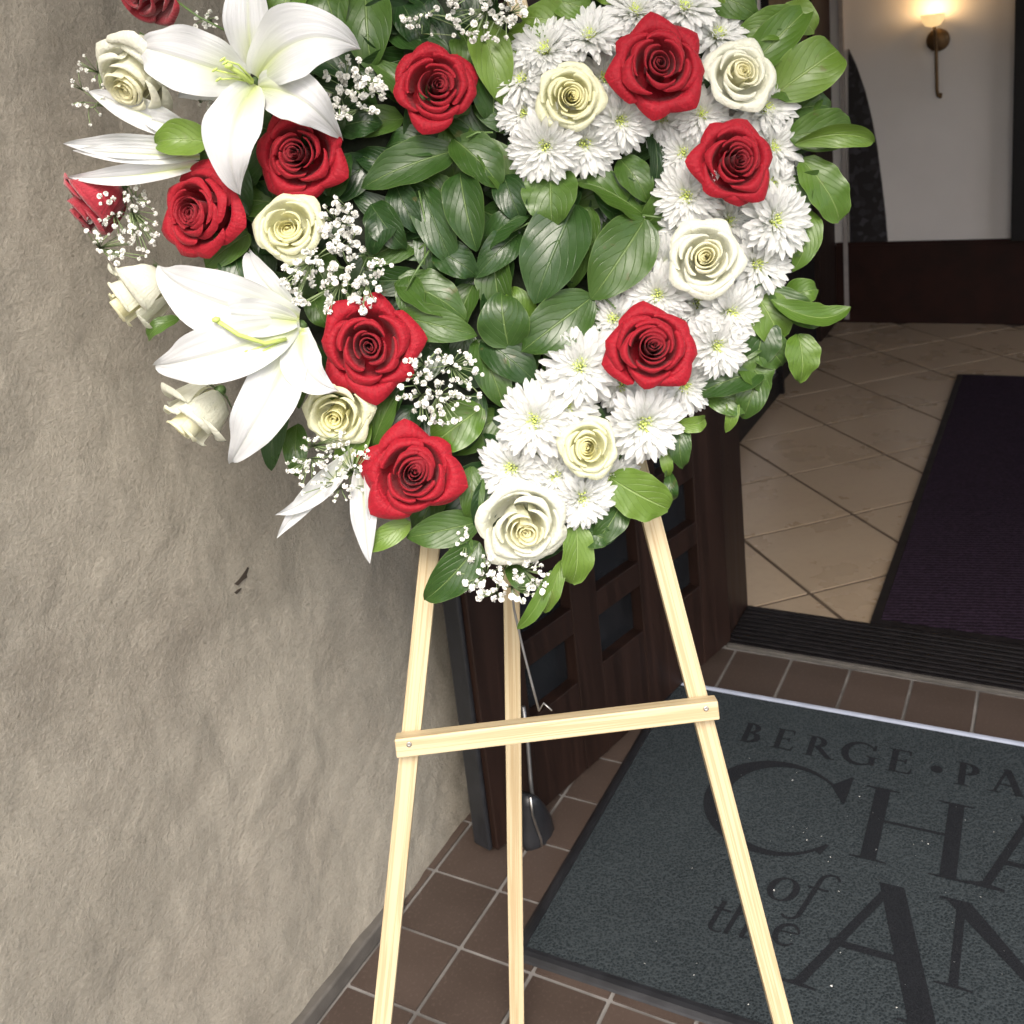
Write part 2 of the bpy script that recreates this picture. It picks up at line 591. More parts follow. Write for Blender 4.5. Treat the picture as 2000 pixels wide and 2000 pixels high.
# ------------------------------------------------------------------ setting: ground and floors
g = MB()
g.add([(-200, -200, -0.06), (200, -200, -0.06), (200, 200, -0.06), (-200, 200, -0.06)], [(0, 1, 2, 3)])
tag(g.build("ground", M_SOIL), kind="structure")

T = 0.1478                                             # quarry tile pitch
pf = MB()
pf.bbox(-1.30, 2.6, -1.6, 2.395, -0.05, -0.004)
porch = tag(pf.build("porch_floor", M_GROUT), kind="structure")
tb = MB()
hs, gp = (T - 0.0085) / 2, 0.0
tb.box(-U * hs - V * hs + Vector((0, 0, -0.012)), U * 2 * hs, V * 2 * hs, (0, 0, 0.012))
tile_me = mesh("quarry_tile", tb.v, tb.f, smooth=False)
tile_me.materials.append(M_TILE)
k = 0
for i in range(-2, 14):
    for j in range(-7, 7):
        uc, vc = -0.945 + T * (i + 0.5), 1.393 + T * (j + 0.5)
        if vc + hs > 2.14 or uc - hs < -1.26 or k >= 220:
            continue
        o = obj("tile", tile_me, None, porch, B(uc, vc, random.uniform(-0.0006, 0.0006)))
        md = None
        k += 1

ct = MB()
ct.box(-U * hs + Vector((0, 0, -0.012)), U * 2 * hs, V * 0.236, (0, 0, 0.012))
cut_me = mesh("quarry_tile_cut", ct.v, ct.f, smooth=False)
cut_me.materials.append(M_TILE)
for i in range(-1, 14):
    obj("tile", cut_me, None, porch, B(-0.903 + 0.1478 * (i + 0.5), 1.393 + T * 5 + 0.004, 0))

inf = MB()
inf.bbox(-1.24, 2.5, 2.40, 6.1, -0.05, -0.004)
ifloor = tag(inf.build("interior_floor", M_BGROUT), kind="structure")
SZ, IY = -0.2759 * CAMH, rad(-103.97)
OX, OY = 0.930 * CAMH, 2.4665 * CAMH
a1 = Vector((math.cos(IY), -math.sin(IY), 0)) * SZ
a2 = Vector((-math.sin(IY), -math.cos(IY), 0)) * SZ
ib = MB()
q = 0.484
ib.box(-(a1 + a2) * q + Vector((0, 0, -0.010)), a1 * 2 * q, a2 * 2 * q, (0, 0, 0.010))
itile_me = mesh("floor_tile", ib.v, ib.f, smooth=False)
itile_me.materials.append(M_BEIGE)
for i in range(-9, 14):
    for j in range(-12, 12):
        p = Vector((OX, OY, 0)) + a1 * (j + 0.5) + a2 * (i + 0.5)
        u_, v_ = p.dot(U), p.dot(V)
        if not (-1.38 < u_ < 2.3 and 2.40 < v_ < 6.1):
            continue
        cs_ = [p + a1 * (q * x_) + a2 * (q * y_) for x_, y_ in ((-1, -1), (1, -1), (1, 1), (-1, 1))]
        if min(c_.dot(V) for c_ in cs_) > 2.595:
            obj("tile", itile_me, None, ifloor, p)
            continue
        out = []                                         # a tile cut at the threshold
        for k_ in range(4):
            A_, B_ = cs_[k_], cs_[(k_ + 1) % 4]
            da, db = A_.dot(V) - 2.595, B_.dot(V) - 2.595
            if da >= 0:
                out.append(A_)
            if da * db < 0:
                out.append(A_.lerp(B_, da / (da - db)))
        if len(out) < 3:
            continue
        n = len(out)
        pb = MB()
        pb.add([c_ - Vector((0, 0, 0.010)) for c_ in out] + out, [tuple(range(n - 1, -1, -1)), tuple(range(n, 2 * n))] + [(k_, (k_ + 1) % n, n + (k_ + 1) % n, n + k_) for k_ in range(n)])
        if sum(((out[k_] - out[0]).cross(out[k_ + 1] - out[0])).z for k_ in range(1, n - 1)) < 0:
            pb.f = [f_[::-1] for f_ in pb.f]
        pb.build("tile", M_BEIGE, ifloor, org=p) if False else obj("tile", mesh("floor_tile_cut", [v_2 - p for v_2 in pb.v], pb.f, smooth=False), M_BEIGE, ifloor, p)

# ------------------------------------------------------------------ setting: walls
WU = -1.112
st = MB()
nv_, nz_ = 560, 440
v0_, v1_, z1_ = -1.6, 2.42, 3.0
vs, fs = [], []
for a in range(nz_ + 1):
    for b in range(nv_ + 1):
        vv = v0_ + (v1_ - v0_) * b / nv_
        zz = z1_ * a / nz_
        n1 = noise.noise(Vector((vv * 1.3, zz * 1.1, 3.1))) * 0.016
        n2 = noise.noise(Vector((vv * 5 + zz * 1.5, zz * 3.5 - vv, 9.7))) * 0.0095
        n3 = noise.noise(Vector((vv * 17 + zz * 9, zz * 11 - vv * 6, 1.7))) * 0.0040
        n4 = noise.noise(Vector((vv * 44 + zz * 20, zz * 30 - vv * 12, 5.3))) * 0.0013
        vs.append(B(WU + n1 * min(1, zz / 0.4) + n2 + n3 + n4, vv, zz))
for a in range(nz_):
    for b in range(nv_):
        i = a * (nv_ + 1) + b
        fs.append((i, i + 1, i + nv_ + 2, i + nv_ + 1))
st.add(vs, fs)
swall = st.build("stucco_wall", M_STUCCO, smooth=True)
tag(swall, "rough grey brown stucco wall left of the flower heart", "wall")
bk = MB()
bk.bbox(WU - 0.30, WU - 0.03, v0_, v1_ - 0.02, 0.0, z1_)
bk.build("wall_core", M_STUCCO, swall)
bb = MB()
bb.bbox(WU - 0.02, WU + 0.020, v0_, 1.285, 0.0, 0.034)
bb.build("baseboard", M_BASE, swall, bevel=0.004)
# the little dark crack in the stucco
def wall_u(vv, zz):
    n1 = noise.noise(Vector((vv * 1.3, zz * 1.1, 3.1))) * 0.016
    n2 = noise.noise(Vector((vv * 5 + zz * 1.5, zz * 3.5 - vv, 9.7))) * 0.0095
    n3 = noise.noise(Vector((vv * 17 + zz * 9, zz * 11 - vv * 6, 1.7))) * 0.0040
    return WU + n1 * min(1, zz / 0.4) + n2 + n3


cr = MB()
for pts in ([(455, 1140), (464, 1131), (472, 1120), (481, 1107), (484, 1109), (479, 1122), (480, 1127), (470, 1134), (462, 1143)],
            [(456, 1157), (464, 1150), (469, 1148), (466, 1154), (460, 1160)]):
    ring = []
    for px, py in pts:
        d = ray(px, py)
        p = CAM + d * (WU / d.dot(U))
        ring.append(B(wall_u(p.dot(V), p.z) + 0.0012, p.dot(V), p.z))
    ring2 = [x - U * 0.02 for x in ring]
    n = len(ring)
    cr.add(ring + ring2, [tuple(range(n))] + [(i, (i + 1) % n, n + (i + 1) % n, n + i) for i in range(n)])
cr.build("crack", M_CRACK, swall)

fac = MB()
fac.bbox(-1.42, -0.90, 2.43, 2.60, 0.0, 3.0)
fac.bbox(-0.90, 1.15, 2.43, 2.60, 2.22, 3.0)
fac.bbox(1.15, 2.6, 2.43, 2.60, 0.0, 3.0)
tag(fac.build("facade_wall", M_STUCCO), "stucco facade wall around the open church doorway", "wall")

pr_ = MB()
pr_.bbox(-1.45, 2.75, 0.10, 2.425, 2.72, 2.86)
tag(pr_.build("porch_ceiling", M_STUCCO), kind="structure")

fr = empty("door_frame", B(-0.80, 2.5, 0), "dark wooden frame of the open church doorway", "door frame")
jb = MB()
jb.bbox(-0.90, -0.785, 2.405, 2.60, 0.0, 2.215)
jb.build("jamb", M_WOOD, fr)
jb = MB()
jb.bbox(1.035, 1.15, 2.405, 2.60, 0.0, 2.215)
jb.build("jamb", M_WOOD, fr)
jb = MB()
jb.bbox(-0.785, 1.035, 2.405, 2.60, 2.12, 2.215)
jb.build("head", M_WOOD, fr)

th = empty("door_threshold", B(0.1, 2.49, 0), "black ribbed threshold between the quarry tile and the dark rug", "threshold")
tm = MB()
tm.bbox(-0.783, 1.033, 2.397, 2.60, -0.004, 0.010)
tm.build("base", M_BLACK, th)
for r_ in range(9):
    tm = MB()
    v_ = 2.402 + r_ * 0.0215
    tm.bbox(-0.783, 1.033, v_, v_ + 0.013, 0.010, 0.016)
    tm.build("rib", M_BLACK, th, bevel=0.002)
te = MB()
te.bbox(-0.783, 1.033, 2.383, 2.3965, -0.004, 0.007)
te.build("edge_strip", M_BASE, th, bevel=0.002)

# interior walls
iw = MB()
iw.bbox(-1.32, -1.20, 2.60, 4.595, 0.0, 3.0)
iwall = tag(iw.build("side_wall", M_PLASTER), "pale plaster side wall inside the doorway beyond the open door", "wall")
x = MB()
x.bbox(-1.20, -1.182, 2.602, 4.593, 0.0, 0.105)
x.build("baseboard", M_BLACK, iwall)
x = MB()
x.bbox(-1.205, -1.165, 4.597, 4.625, 0.0, 3.0)
x.build("corner_post", M_BLACK, iwall)
dp = empty("dark_side_door", B(-1.22, 5.3, 0), "tall dark brown panelled door on the side wall behind the leaves", "door")
x = MB()
x.bbox(-1.32, -1.215, 4.627, 5.985, 0.0, 3.0)
x.build("panel", M_BLACK, dp)
x = MB()
x.bbox(-1.215, -1.19, 5.55, 5.985, 0.0, 3.0)
x.build("stile", M_WOOD, dp)
FV = 6.02
fw = MB()
fw.bbox(-1.32, 2.6, FV, FV + 0.12, 0.0, 3.0)
fwall = tag(fw.build("far_wall", M_PLASTER), "pale plaster wall at the back of the lobby behind the lamp", "wall")
_, zb = on_v(1800, 477, FV - 0.02)
x = MB()
x.bbox(-1.20, 2.5, FV - 0.02, FV - 0.002, 0.0, zb)
x.build("wainscot", M_BROWNBAND, fwall)
x = MB()
x.bbox(-1.19, 2.5, FV - 0.026, FV - 0.002, zb + 0.002, zb + 0.018)
x.build("cap_rail", M_BROWNBAND, fwall)
u_a, _ = on_v(1648, 300, FV - 0.02)
x = MB()
x.bbox(u_a - 0.012, u_a + 0.012, FV - 0.03, FV - 0.003, 0.02, 2.98)
x.build("corner_trim", M_TRIM, fwall)
u_p, _ = on_v(1979, 300, FV)
pp = MB()
pp.bbox(u_p, u_p + 0.22, FV - 0.09, FV - 0.027, zb + 0.02, 2.98)
tag(pp.build("wall_post", M_BLACK), "black upright post on the back wall right of the lamp", "post")
rw = MB()  # unseen wall; its wide opening is added to let daylight into the lobby
rw.bbox(2.5, 2.62, 2.60, FV + 0.1, 0, 0.8)
rw.bbox(2.5, 2.62, 2.60, FV + 0.1, 2.7, 3.0)
rw.bbox(2.5, 2.62, 2.60, 3.2, 0.8, 2.7)
rw.bbox(2.5, 2.62, 5.7, FV + 0.1, 0.8, 2.7)
tag(rw.build("right_wall", M_PLASTER), "plaster wall closing the lobby on the right with a wide opening added for daylight", "wall")
cl = MB()
cl.bbox(-1.45, 2.62, 2.43, FV + 0.12, 3.002, 3.12)
tag(cl.build("ceiling", M_PLASTER), kind="structure")

# arched dark panel on the far wall
ar = MB()
arc_px = [(1657, 96), (1672, 128), (1690, 180), (1703, 235), (1713, 290), (1722, 360), (1729, 420), (1733, 474), (1660, 474), (1657, 300)]
ring = []
for px, py in arc_px:
    u_, z_ = on_v(px, py, FV - 0.025)
    ring.append(B(u_, FV - 0.025, max(z_, zb + 0.021)))
ring2 = [p + V * 0.022 for p in ring]
n = len(ring)
ar.add(ring + ring2, [tuple(range(n))] + [(i, (i + 1) % n, n + (i + 1) % n, n + i) for i in range(n)])
arch = ar.build("arched_panel", M_MOSAIC)
tag(arch, "dark speckled arched panel on the back wall left of the lamp", "panel")

# runner rug
rg = empty("runner_rug", B(0.2, 3.8, 0), "long dark purple runner rug on the beige tile floor", "rug")
x = MB()
x.bbox(-0.425, 0.85, 2.632, 4.972, 0.002, 0.012)
x.build("pile", M_RUNNER, rg)
x = MB()
for a in ((-0.450, -0.4255, 2.607, 4.995), (0.8505, 0.875, 2.607, 4.995)):
    x.bbox(a[0], a[1], a[2], a[3], 0.002, 0.0095)
for a in ((-0.4255, 0.8505, 2.607, 2.6315), (-0.4255, 0.8505, 4.9725, 4.995)):
    x.bbox(a[0], a[1], a[2], a[3], 0.002, 0.0095)
x.build("border", M_BLACK, rg)

# sconce
su, sz = on_v(1827, 80, FV - 0.10)
sco = empty("wall_lamp", B(su, FV, sz - 0.05), "lit wall lamp with bowl shade and long brass rod on the pale wall", "lamp")
scale = (CAM - B(su, FV, sz)).length / FPX


def spt(px, py, dv):
    u_, z_ = on_v(px, py, FV - dv)
    return B(u_, FV - dv, z_)


bowl = spt(1822, 38, 0.10)
Rb = 20 * scale
x = MB()
x.lathe([(Rb * 0.15, -Rb * 0.62), (Rb * 0.6, -Rb * 0.5), (Rb * 0.88, -Rb * 0.1), (Rb * 1.0, Rb * 0.42), (Rb * 0.94, Rb * 0.42), (Rb * 0.8, -Rb * 0.05), (Rb * 0.5, -Rb * 0.4), (0.001, -Rb * 0.5)], 24, Matrix.Translation(bowl))
x.build("shade", M_SHADE, sco, smooth=True)
pl = spt(1832, 78, 0.02)
x = MB()
Mx = Matrix.Translation(pl) @ Matrix.Rotation(BA, 4, 'Z') @ Matrix.Rotation(rad(90), 4, 'X')
Rp = 19 * scale
x.lathe([(0.001, 0.016), (Rp * 0.5, 0.016), (Rp * 0.8, 0.008), (Rp, 0.0), (Rp, -0.016), (0.001, -0.016)], 24, Mx)
x.build("backplate", M_BRASS, sco, smooth=True)
x = MB()
x.tube([spt(1825, 52, 0.10), spt(1826, 62, 0.095), spt(1828, 80, 0.075), spt(1829, 130, 0.07), spt(1830, 176, 0.07), spt(1832, 187, 0.068), spt(1836, 190, 0.06), spt(1838, 182, 0.055)], 3.0 * scale, 8)
x.tube([spt(1829, 78, 0.075), spt(1831, 78, 0.02)], 3.5 * scale, 8)
x.build("rod", M_BRASS, sco, smooth=True)
x = MB()
x.lathe([(0.001, 0.012), (0.010, 0.007), (0.012, 0), (0.010, -0.007), (0.001, -0.012)], 12, Matrix.Translation(spt(1836, 188, 0.062)))
x.build("finial", M_BRASS, sco, smooth=True)
pt = bpy.data.lights.new("lamp_light", 'POINT')
pt.energy = 0.9
pt.color = (1.0, 0.62, 0.28)
pt.shadow_soft_size = 0.03
po = bpy.data.objects.new("lamp_light", pt)
COL.objects.link(po)
po.location = bowl + Vector((0, 0, Rb * 0.75))

# ------------------------------------------------------------------ the open door
hg = B(-0.775, 2.400, 0)
fe = B(-0.990, 1.475, 0)
DD = (fe - hg).normalized()                             # hinge -> free edge
DL = (fe - hg).length
DNn = Vector((-DD.y, DD.x, 0))                          # towards the viewer's side
if DNn.dot(CAM - hg) < 0:
    DNn = -DNn
door = empty("church_door", hg, "dark brown panelled wooden church door swung open behind the easel", "door")
TH = 0.045
Zb, Zt = 0.012, 2.10


def dbox(a0, a1, z0, z1, d0, d1):
    b = MB()
    b.box(hg + DD * a0 + DNn * d0 + Vector((0, 0, z0)), DD * (a1 - a0), DNn * (d1 - d0), (0, 0, z1 - z0))
    return b


def dloc(px, py):                                       # along-door position and height of a pixel on the door's face
    d = ray(px, py)
    p = CAM + d * ((hg - CAM).dot(DNn) / d.dot(DNn))
    return (p - hg).dot(DD), p.z


print("door pts", [tuple(round(q, 3) for q in dloc(*p)) for p in ((1114, 1268), (1114, 1373), (1217, 1194), (1217, 1290), (1368, 1075), (1368, 1150), (1434, 1256), (985, 1665), (985, 1200), (1085, 1592))])
cols = [(0.135, 0.30), (0.39, 0.555), (0.645, 0.81)]
stile_x = [(0.0, 0.135), (0.30, 0.39), (0.555, 0.645), (0.81, DL)]
rows = []
z = 0.235
while z + 0.13 < Zt - 0.08:
    rows.append((z, z + 0.118))
    z += 0.178
for s_ in stile_x:
    dbox(s_[0], s_[1], Zb, Zt, -TH, 0).build("stile", M_WOOD, door, bevel=0.003)
rail_z = [(Zb, rows[0][0])] + [(rows[i][1], rows[i + 1][0]) for i in range(len(rows) - 1)] + [(rows[-1][1], Zt)]
for c0, c1 in cols:
    for z0, z1 in rail_z:
        dbox(c0, c1, z0, z1, -TH + 0.001, -0.0015).build("rail", M_WOOD, door, bevel=0.002)
    for z0, z1 in rows:
        dbox(c0, c1, z0, z1, -TH + 0.004, -TH + 0.014).build("panel", M_PANEL, door)
x = dbox(DL + 0.0005, DL + 0.012, Zb, Zt, -TH - 0.012, -0.012)
x.build("weather_strip", M_RUBBER, door, bevel=0.004)
# kick-down stop: thin rod and a black rubber boot
ds = MB()


def dpt(px, py, d):
    r_ = ray(px, py)
    return CAM + r_ * ((hg + DNn * d - CAM).dot(DNn) / r_.dot(DNn))


ds.tube([dpt(1022, 1380, 0.012), dpt(1031, 1452, 0.016), dpt(1036, 1520, 0.022), dpt(1040, 1556, 0.03)], 0.0042, 8)
stop = ds.build("door_stop", M_WIRE, door, smooth=True)
bt = MB()
secs = [((1022, 1552), (1044, 1552)), ((1022, 1575), (1058, 1566)), ((1022, 1600), (1072, 1590)), ((1022, 1625), (1079, 1615)), ((1022, 1648), (1074, 1640)), ((1028, 1664), (1066, 1656))]
vs = []
for (l, r) in secs:
    a_, b_ = dpt(*l, 0.035), dpt(*r, 0.035)
    c_ = (a_ + b_) / 2
    hw = (b_ - a_) / 2
    for k_ in range(12):
        an = 2 * math.pi * k_ / 12
        vs.append(c_ + hw * math.cos(an) + DNn * 0.022 * math.sin(an))
fs = [(i * 12 + k_, i * 12 + (k_ + 1) % 12, (i + 1) * 12 + (k_ + 1) % 12, (i + 1) * 12 + k_) for i in range(len(secs) - 1) for k_ in range(12)]
fs += [tuple(range(11, -1, -1)), tuple((len(secs) - 1) * 12 + k_ for k_ in range(12))]
bt.add(vs, fs)
bt.build("boot", M_RUBBER, stop, smooth=True)
bt = MB()
bt.tube([dpt(1036, 1557, 0.058), dpt(1040, 1590, 0.059), dpt(1048, 1615, 0.059), dpt(1057, 1640, 0.058), dpt(1059, 1660, 0.056)], 0.0026, 6)
bt.build("boot_highlight", M_STEEL, stop, smooth=True)  # pale strip added for the highlight curving down the boot

# ------------------------------------------------------------------ door mat with its lettering
MA = rad(-28.5)
E1 = Vector((math.cos(MA), math.sin(MA), 0))
E2 = Vector((-math.sin(MA), math.cos(MA), 0))


def MT(a, b, z=0.0):
    return E1 * a + E2 * b + Vector((0, 0, z))


X0, X1, Y0, Y1 = -0.832, 0.78, 1.272, 2.196
dm = empty("door_mat", MT(0, 1.73), "dark grey carpet door mat with black serif lettering in front of the doorway", "mat")
x = MB()
x.box(MT(X0 + 0.026, Y0 + 0.026, 0.0012), E1 * (X1 - X0 - 0.052), E2 * (Y1 - Y0 - 0.048), (0, 0, 0.0075))
x.build("carpet", M_CARPET, dm)


def strip(p0, p1, inward, prof, name, m):
    """profile (distance inward, height) swept from p0 to p1"""
    n = len(prof)
    vs = [p0 + inward * a + Vector((0, 0, h)) for a, h in prof] + [p1 + inward * a + Vector((0, 0, h)) for a, h in prof]
    b = MB()
    b.add(vs, [(i, i + 1, n + i + 1, n + i) for i in range(n - 1)] + [tuple(range(n)), tuple(range(2 * n - 1, n - 1, -1))])
    b.build(name, m, dm)


pr = [(0.0, 0.0008), (0.003, 0.004), (0.010, 0.0085), (0.018, 0.0105), (0.0255, 0.0105), (0.0256, 0.0008)]
strip(MT(X0, Y0), MT(X0, Y1 - 0.022), E1, pr, "border", M_RUBBER)
strip(MT(X1, Y0), MT(X1, Y1 - 0.022), -E1, pr, "border", M_RUBBER)
strip(MT(X0 + 0.026, Y0), MT(X1 - 0.026, Y0), E2, pr, "border", M_RUBBER)
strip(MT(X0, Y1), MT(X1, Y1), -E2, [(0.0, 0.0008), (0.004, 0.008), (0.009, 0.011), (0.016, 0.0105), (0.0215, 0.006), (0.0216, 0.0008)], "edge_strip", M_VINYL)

_lay = [0]


class Glyph:
    def __init__(self, ox, oy, sx, sy=None, slant=0.0):
        self.ox, self.oy, self.sx, self.sy, self.sl = ox, oy, sx, sy or sx, slant
        self.b = MB()

    def pt(self, x_, y_):
        return MT(self.ox + (x_ + self.sl * y_) * self.sx, self.oy + y_ * self.sy, 0.0)

    def poly(self, pts):
        _lay[0] = (_lay[0] + 1) % 12
        zz = Vector((0, 0, 0.0091 + 0.00006 * _lay[0]))
        self.b.add([self.pt(*p) + zz for p in pts], [tuple(range(len(pts)))])

    def bar(self, x0, y0, x1, y1, wd, horiz=True):
        if horiz:
            self.poly([(x0 - wd / 2, y0), (x0 + wd / 2, y0), (x1 + wd / 2, y1), (x1 - wd / 2, y1)])
        else:
            self.poly([(x0, y0 - wd / 2), (x1, y1 - wd / 2), (x1, y1 + wd / 2), (x0, y0 + wd / 2)])

    def serif(self, x_, y_, wd, h=0.05, up=True):
        s_ = 1 if up else -1
        self.poly([(x_ - wd / 2, y_), (x_ + wd / 2, y_), (x_ + wd / 2, y_ + s_ * h * 0.6), (x_ + wd * 0.2, y_ + s_ * h), (x_, y_ + s_ * h * 1.6), (x_ - wd * 0.2, y_ + s_ * h), (x_ - wd / 2, y_ + s_ * h * 0.6)][::s_])

    def arc(self, cx, cy, rx, ry, a0, a1, wf, n=28):
        vs, fs = [], []
        _lay[0] = (_lay[0] + 1) % 12
        zz = Vector((0, 0, 0.0091 + 0.00006 * _lay[0]))
        for i in range(n + 1):
            a = rad(a0 + (a1 - a0) * i / n)
            wd = wf(i / n)
            for s_ in (-0.5, 0.5):
                vs.append(self.pt(cx + (rx + s_ * wd) * math.cos(a), cy + (ry + s_ * wd * 0.8) * math.sin(a)) + zz)
        for i in range(n):
            fs.append((2 * i, 2 * i + 1, 2 * i + 3, 2 * i + 2))
        self.b.add(vs, fs)

    def done(self):
        self.b.build("letter", M_LETTER, dm)


sn = lambda t_: math.sin(math.pi * t_)


def gB(ox, oy, s):
    q = Glyph(ox, oy, s)
    q.bar(0.17, 0, 0.17, 1, 0.17)
    q.serif(0.17, 0, 0.36); q.serif(0.17, 1, 0.36, up=False)
    q.arc(0.24, 0.75, 0.22, 0.215, 95, -95, lambda t_: 0.05 + 0.12 * sn(t_))
    q.arc(0.24, 0.28, 0.29, 0.24, 95, -95, lambda t_: 0.05 + 0.14 * sn(t_))
    q.done()


def gE(ox, oy, s):
    q = Glyph(ox, oy, s)
    q.bar(0.17, 0, 0.17, 1, 0.17)
    q.serif(0.17, 0, 0.36); q.serif(0.17, 1, 0.36, up=False)
    q.bar(0.2, 0.03, 0.60, 0.03, 0.06, False); q.bar(0.2, 0.97, 0.56, 0.97, 0.06, False); q.bar(0.2, 0.52, 0.48, 0.52, 0.06, False)
    q.poly([(0.54, 0), (0.62, 0), (0.66, 0.24), (0.62, 0.24)]); q.poly([(0.50, 1), (0.58, 1), (0.58, 0.78), (0.55, 0.78)]); q.bar(0.47, 0.41, 0.47, 0.63, 0.05)
    q.done()


def gR(ox, oy, s, leg=True):
    q = Glyph(ox, oy, s)
    q.bar(0.17, 0, 0.17, 1, 0.17)
    q.serif(0.17, 0, 0.38); q.serif(0.17, 1, 0.34, up=False)
    q.arc(0.24, 0.73, 0.26, 0.235, 95, -95, lambda t_: 0.05 + 0.13 * sn(t_))
    if leg:
        q.poly([(0.28, 0.47), (0.46, 0.5), (0.86, 0.0), (0.66, 0.0)]); q.bar(0.64, 0.025, 0.92, 0.025, 0.05, False)
    q.done()


def gG(ox, oy, s):
    q = Glyph(ox, oy, s)
    q.arc(0.48, 0.5, 0.40, 0.47, 38, 330, lambda t_: 0.05 + 0.14 * sn(t_) ** 1.3, 36)
    q.poly([(0.76, 0.72), (0.82, 0.96), (0.86, 0.96), (0.85, 0.70)]); q.bar(0.80, 0.08, 0.80, 0.42, 0.15); q.serif(0.80, 0.45, 0.34, 0.05, False)
    q.done()


def gA(ox, oy, s, wd=0.9, tk=0.19, sy=None):
    q = Glyph(ox, oy, s, sy)
    q.bar(0.14, 0, wd * 0.46, 0.97, 0.075); q.bar(wd - 0.16, 0, wd * 0.47, 1.02, tk)
    q.bar(0.24, 0.36, wd - 0.26, 0.36, 0.06, False)
    q.serif(0.14, 0, 0.32); q.serif(wd - 0.16, 0, 0.40)
    q.done()


bs = 0.074
gB(-0.605, 2.0, bs); gE(-0.531, 2.0, bs); gR(-0.458, 1.997, bs); gG(-0.380, 1.998, 0.082); gE(-0.284, 2.0, 0.08)
q = Glyph(-0.184, 2.036, 0.0125)
q.poly([(math.cos(a_ * math.pi / 8), math.sin(a_ * math.pi / 8)) for a_ in range(16)])
q.done()
gR(-0.147, 2.0, 0.078, False); gA(-0.083, 2.0, 0.08)
# big C
q = Glyph(-0.613, 1.667, 0.29)
q.arc(0.50, 0.5, 0.46, 0.475, 44, 316, lambda t_: 0.025 + 0.13 * sn(t_) ** 1.6, 48)
q.poly([(0.80, 0.845), (0.925, 0.985), (0.94, 0.985), (0.925, 0.68), (0.905, 0.68)])
q.poly([(0.80, 0.155), (0.88, 0.235), (0.90, 0.23), (0.86, 0.12)])
q.done()
# H
q = Glyph(-0.310, 1.720, 0.218)
for xx in (0.145, 0.795):
    q.bar(xx, 0, xx, 1, 0.135); q.serif(xx, 0, 0.31, 0.03); q.serif(xx, 1, 0.31, 0.03, False)
q.bar(0.2, 0.54, 0.75, 0.54, 0.035, False)
q.done()
gA(-0.106, 1.720, 0.218, 1.0, 0.16)
# of / the
q = Glyph(-0.442, 1.557, 0.065, slant=0.15)
q.arc(0.42, 0.52, 0.34, 0.45, 0, 360, lambda t_: 0.06 + 0.14 * abs(math.cos(2 * math.pi * t_)), 32)
q.done()
q = Glyph(-0.387, 1.557, 0.065, slant=0.22)
q.bar(0.30, -0.25, 0.30, 1.25, 0.15); q.arc(0.55, 1.25, 0.25, 0.28, 180, 20, lambda t_: 0.13 - 0.05 * t_); q.arc(0.08, -0.25, 0.22, 0.22, 0, -150, lambda t_: 0.13 - 0.05 * t_)
q.bar(0.08, 0.88, 0.66, 0.88, 0.09, False)
q.done()
q = Glyph(-0.527, 1.452, 0.062, slant=0.15)
q.bar(0.22, 0.12, 0.22, 1.2, 0.15); q.arc(0.42, 0.16, 0.2, 0.16, 180, 330, lambda t_: 0.12 - 0.06 * t_); q.bar(0.02, 0.85, 0.55, 0.85, 0.09, False)
q.done()
q = Glyph(-0.492, 1.452, 0.062, slant=0.15)
q.bar(0.16, 0, 0.16, 1.4, 0.14); q.arc(0.38, 0.55, 0.22, 0.36, 180, 0, lambda t_: 0.06 + 0.08 * t_); q.bar(0.6, 0.08, 0.6, 0.55, 0.14); q.bar(0.02, 1.38, 0.22, 1.38, 0.06, False); q.bar(0.55, 0.04, 0.78, 0.1, 0.07, False)
q.done()
q = Glyph(-0.408, 1.462, 0.056, slant=0.15)
q.arc(0.42, 0.48, 0.34, 0.44, 20, 325, lambda t_: 0.07 + 0.12 * sn(t_), 32); q.bar(0.12, 0.56, 0.74, 0.62, 0.07, False)
q.done()
# big A and N
q = Glyph(-0.372, 1.390, 0.285)
q.bar(0.095, 0, 0.50, 0.955, 0.062); q.bar(0.80, -0.03, 0.505, 0.985, 0.155); q.bar(0.22, 0.395, 0.63, 0.395, 0.052, False)
q.serif(0.095, 0.0, 0.23, 0.025); q.serif(0.81, -0.03, 0.30, 0.03)
q.done()
q = Glyph(-0.146, 1.476, 0.198)
q.bar(0.19, 0, 0.19, 0.95, 0.075); q.poly([(0.03, 1.0), (0.26, 1.0), (1.06, 0.0), (0.96, 0.0)]); q.bar(0.98, 0.05, 0.98, 1.0, 0.07)
q.serif(0.19, 0, 0.30, 0.03); q.serif(0.98, 1, 0.30, 0.03, False); q.bar(0.0, 0.985, 0.12, 0.985, 0.03, False)
q.done()
# white crumbs of lint on the mat
lb = MB()
rl = random.Random(5)
for i in range(110):
    a_, b_ = rl.uniform(-0.6, 0.4), rl.uniform(1.30, 1.95)
    s_ = rl.choice((0.0006, 0.0008, 0.001, 0.0016, 0.0024))
    c_ = MT(a_, b_, 0.0098)
    lb.add([c_ + Vector((rl.uniform(-s_, s_), rl.uniform(-s_, s_), rl.uniform(0, s_))) for _ in range(4)], [(0, 1, 2), (0, 2, 3), (0, 3, 1), (1, 3, 2)])
lb.build("lint", plain("white_lint", (0.7, 0.7, 0.68), 0.8), dm, kind="stuff")

# ------------------------------------------------------------------ the easel
ez = empty("wooden_easel", gnd(1000, 2050), "pale pine display easel holding up the heart of flowers", "easel")


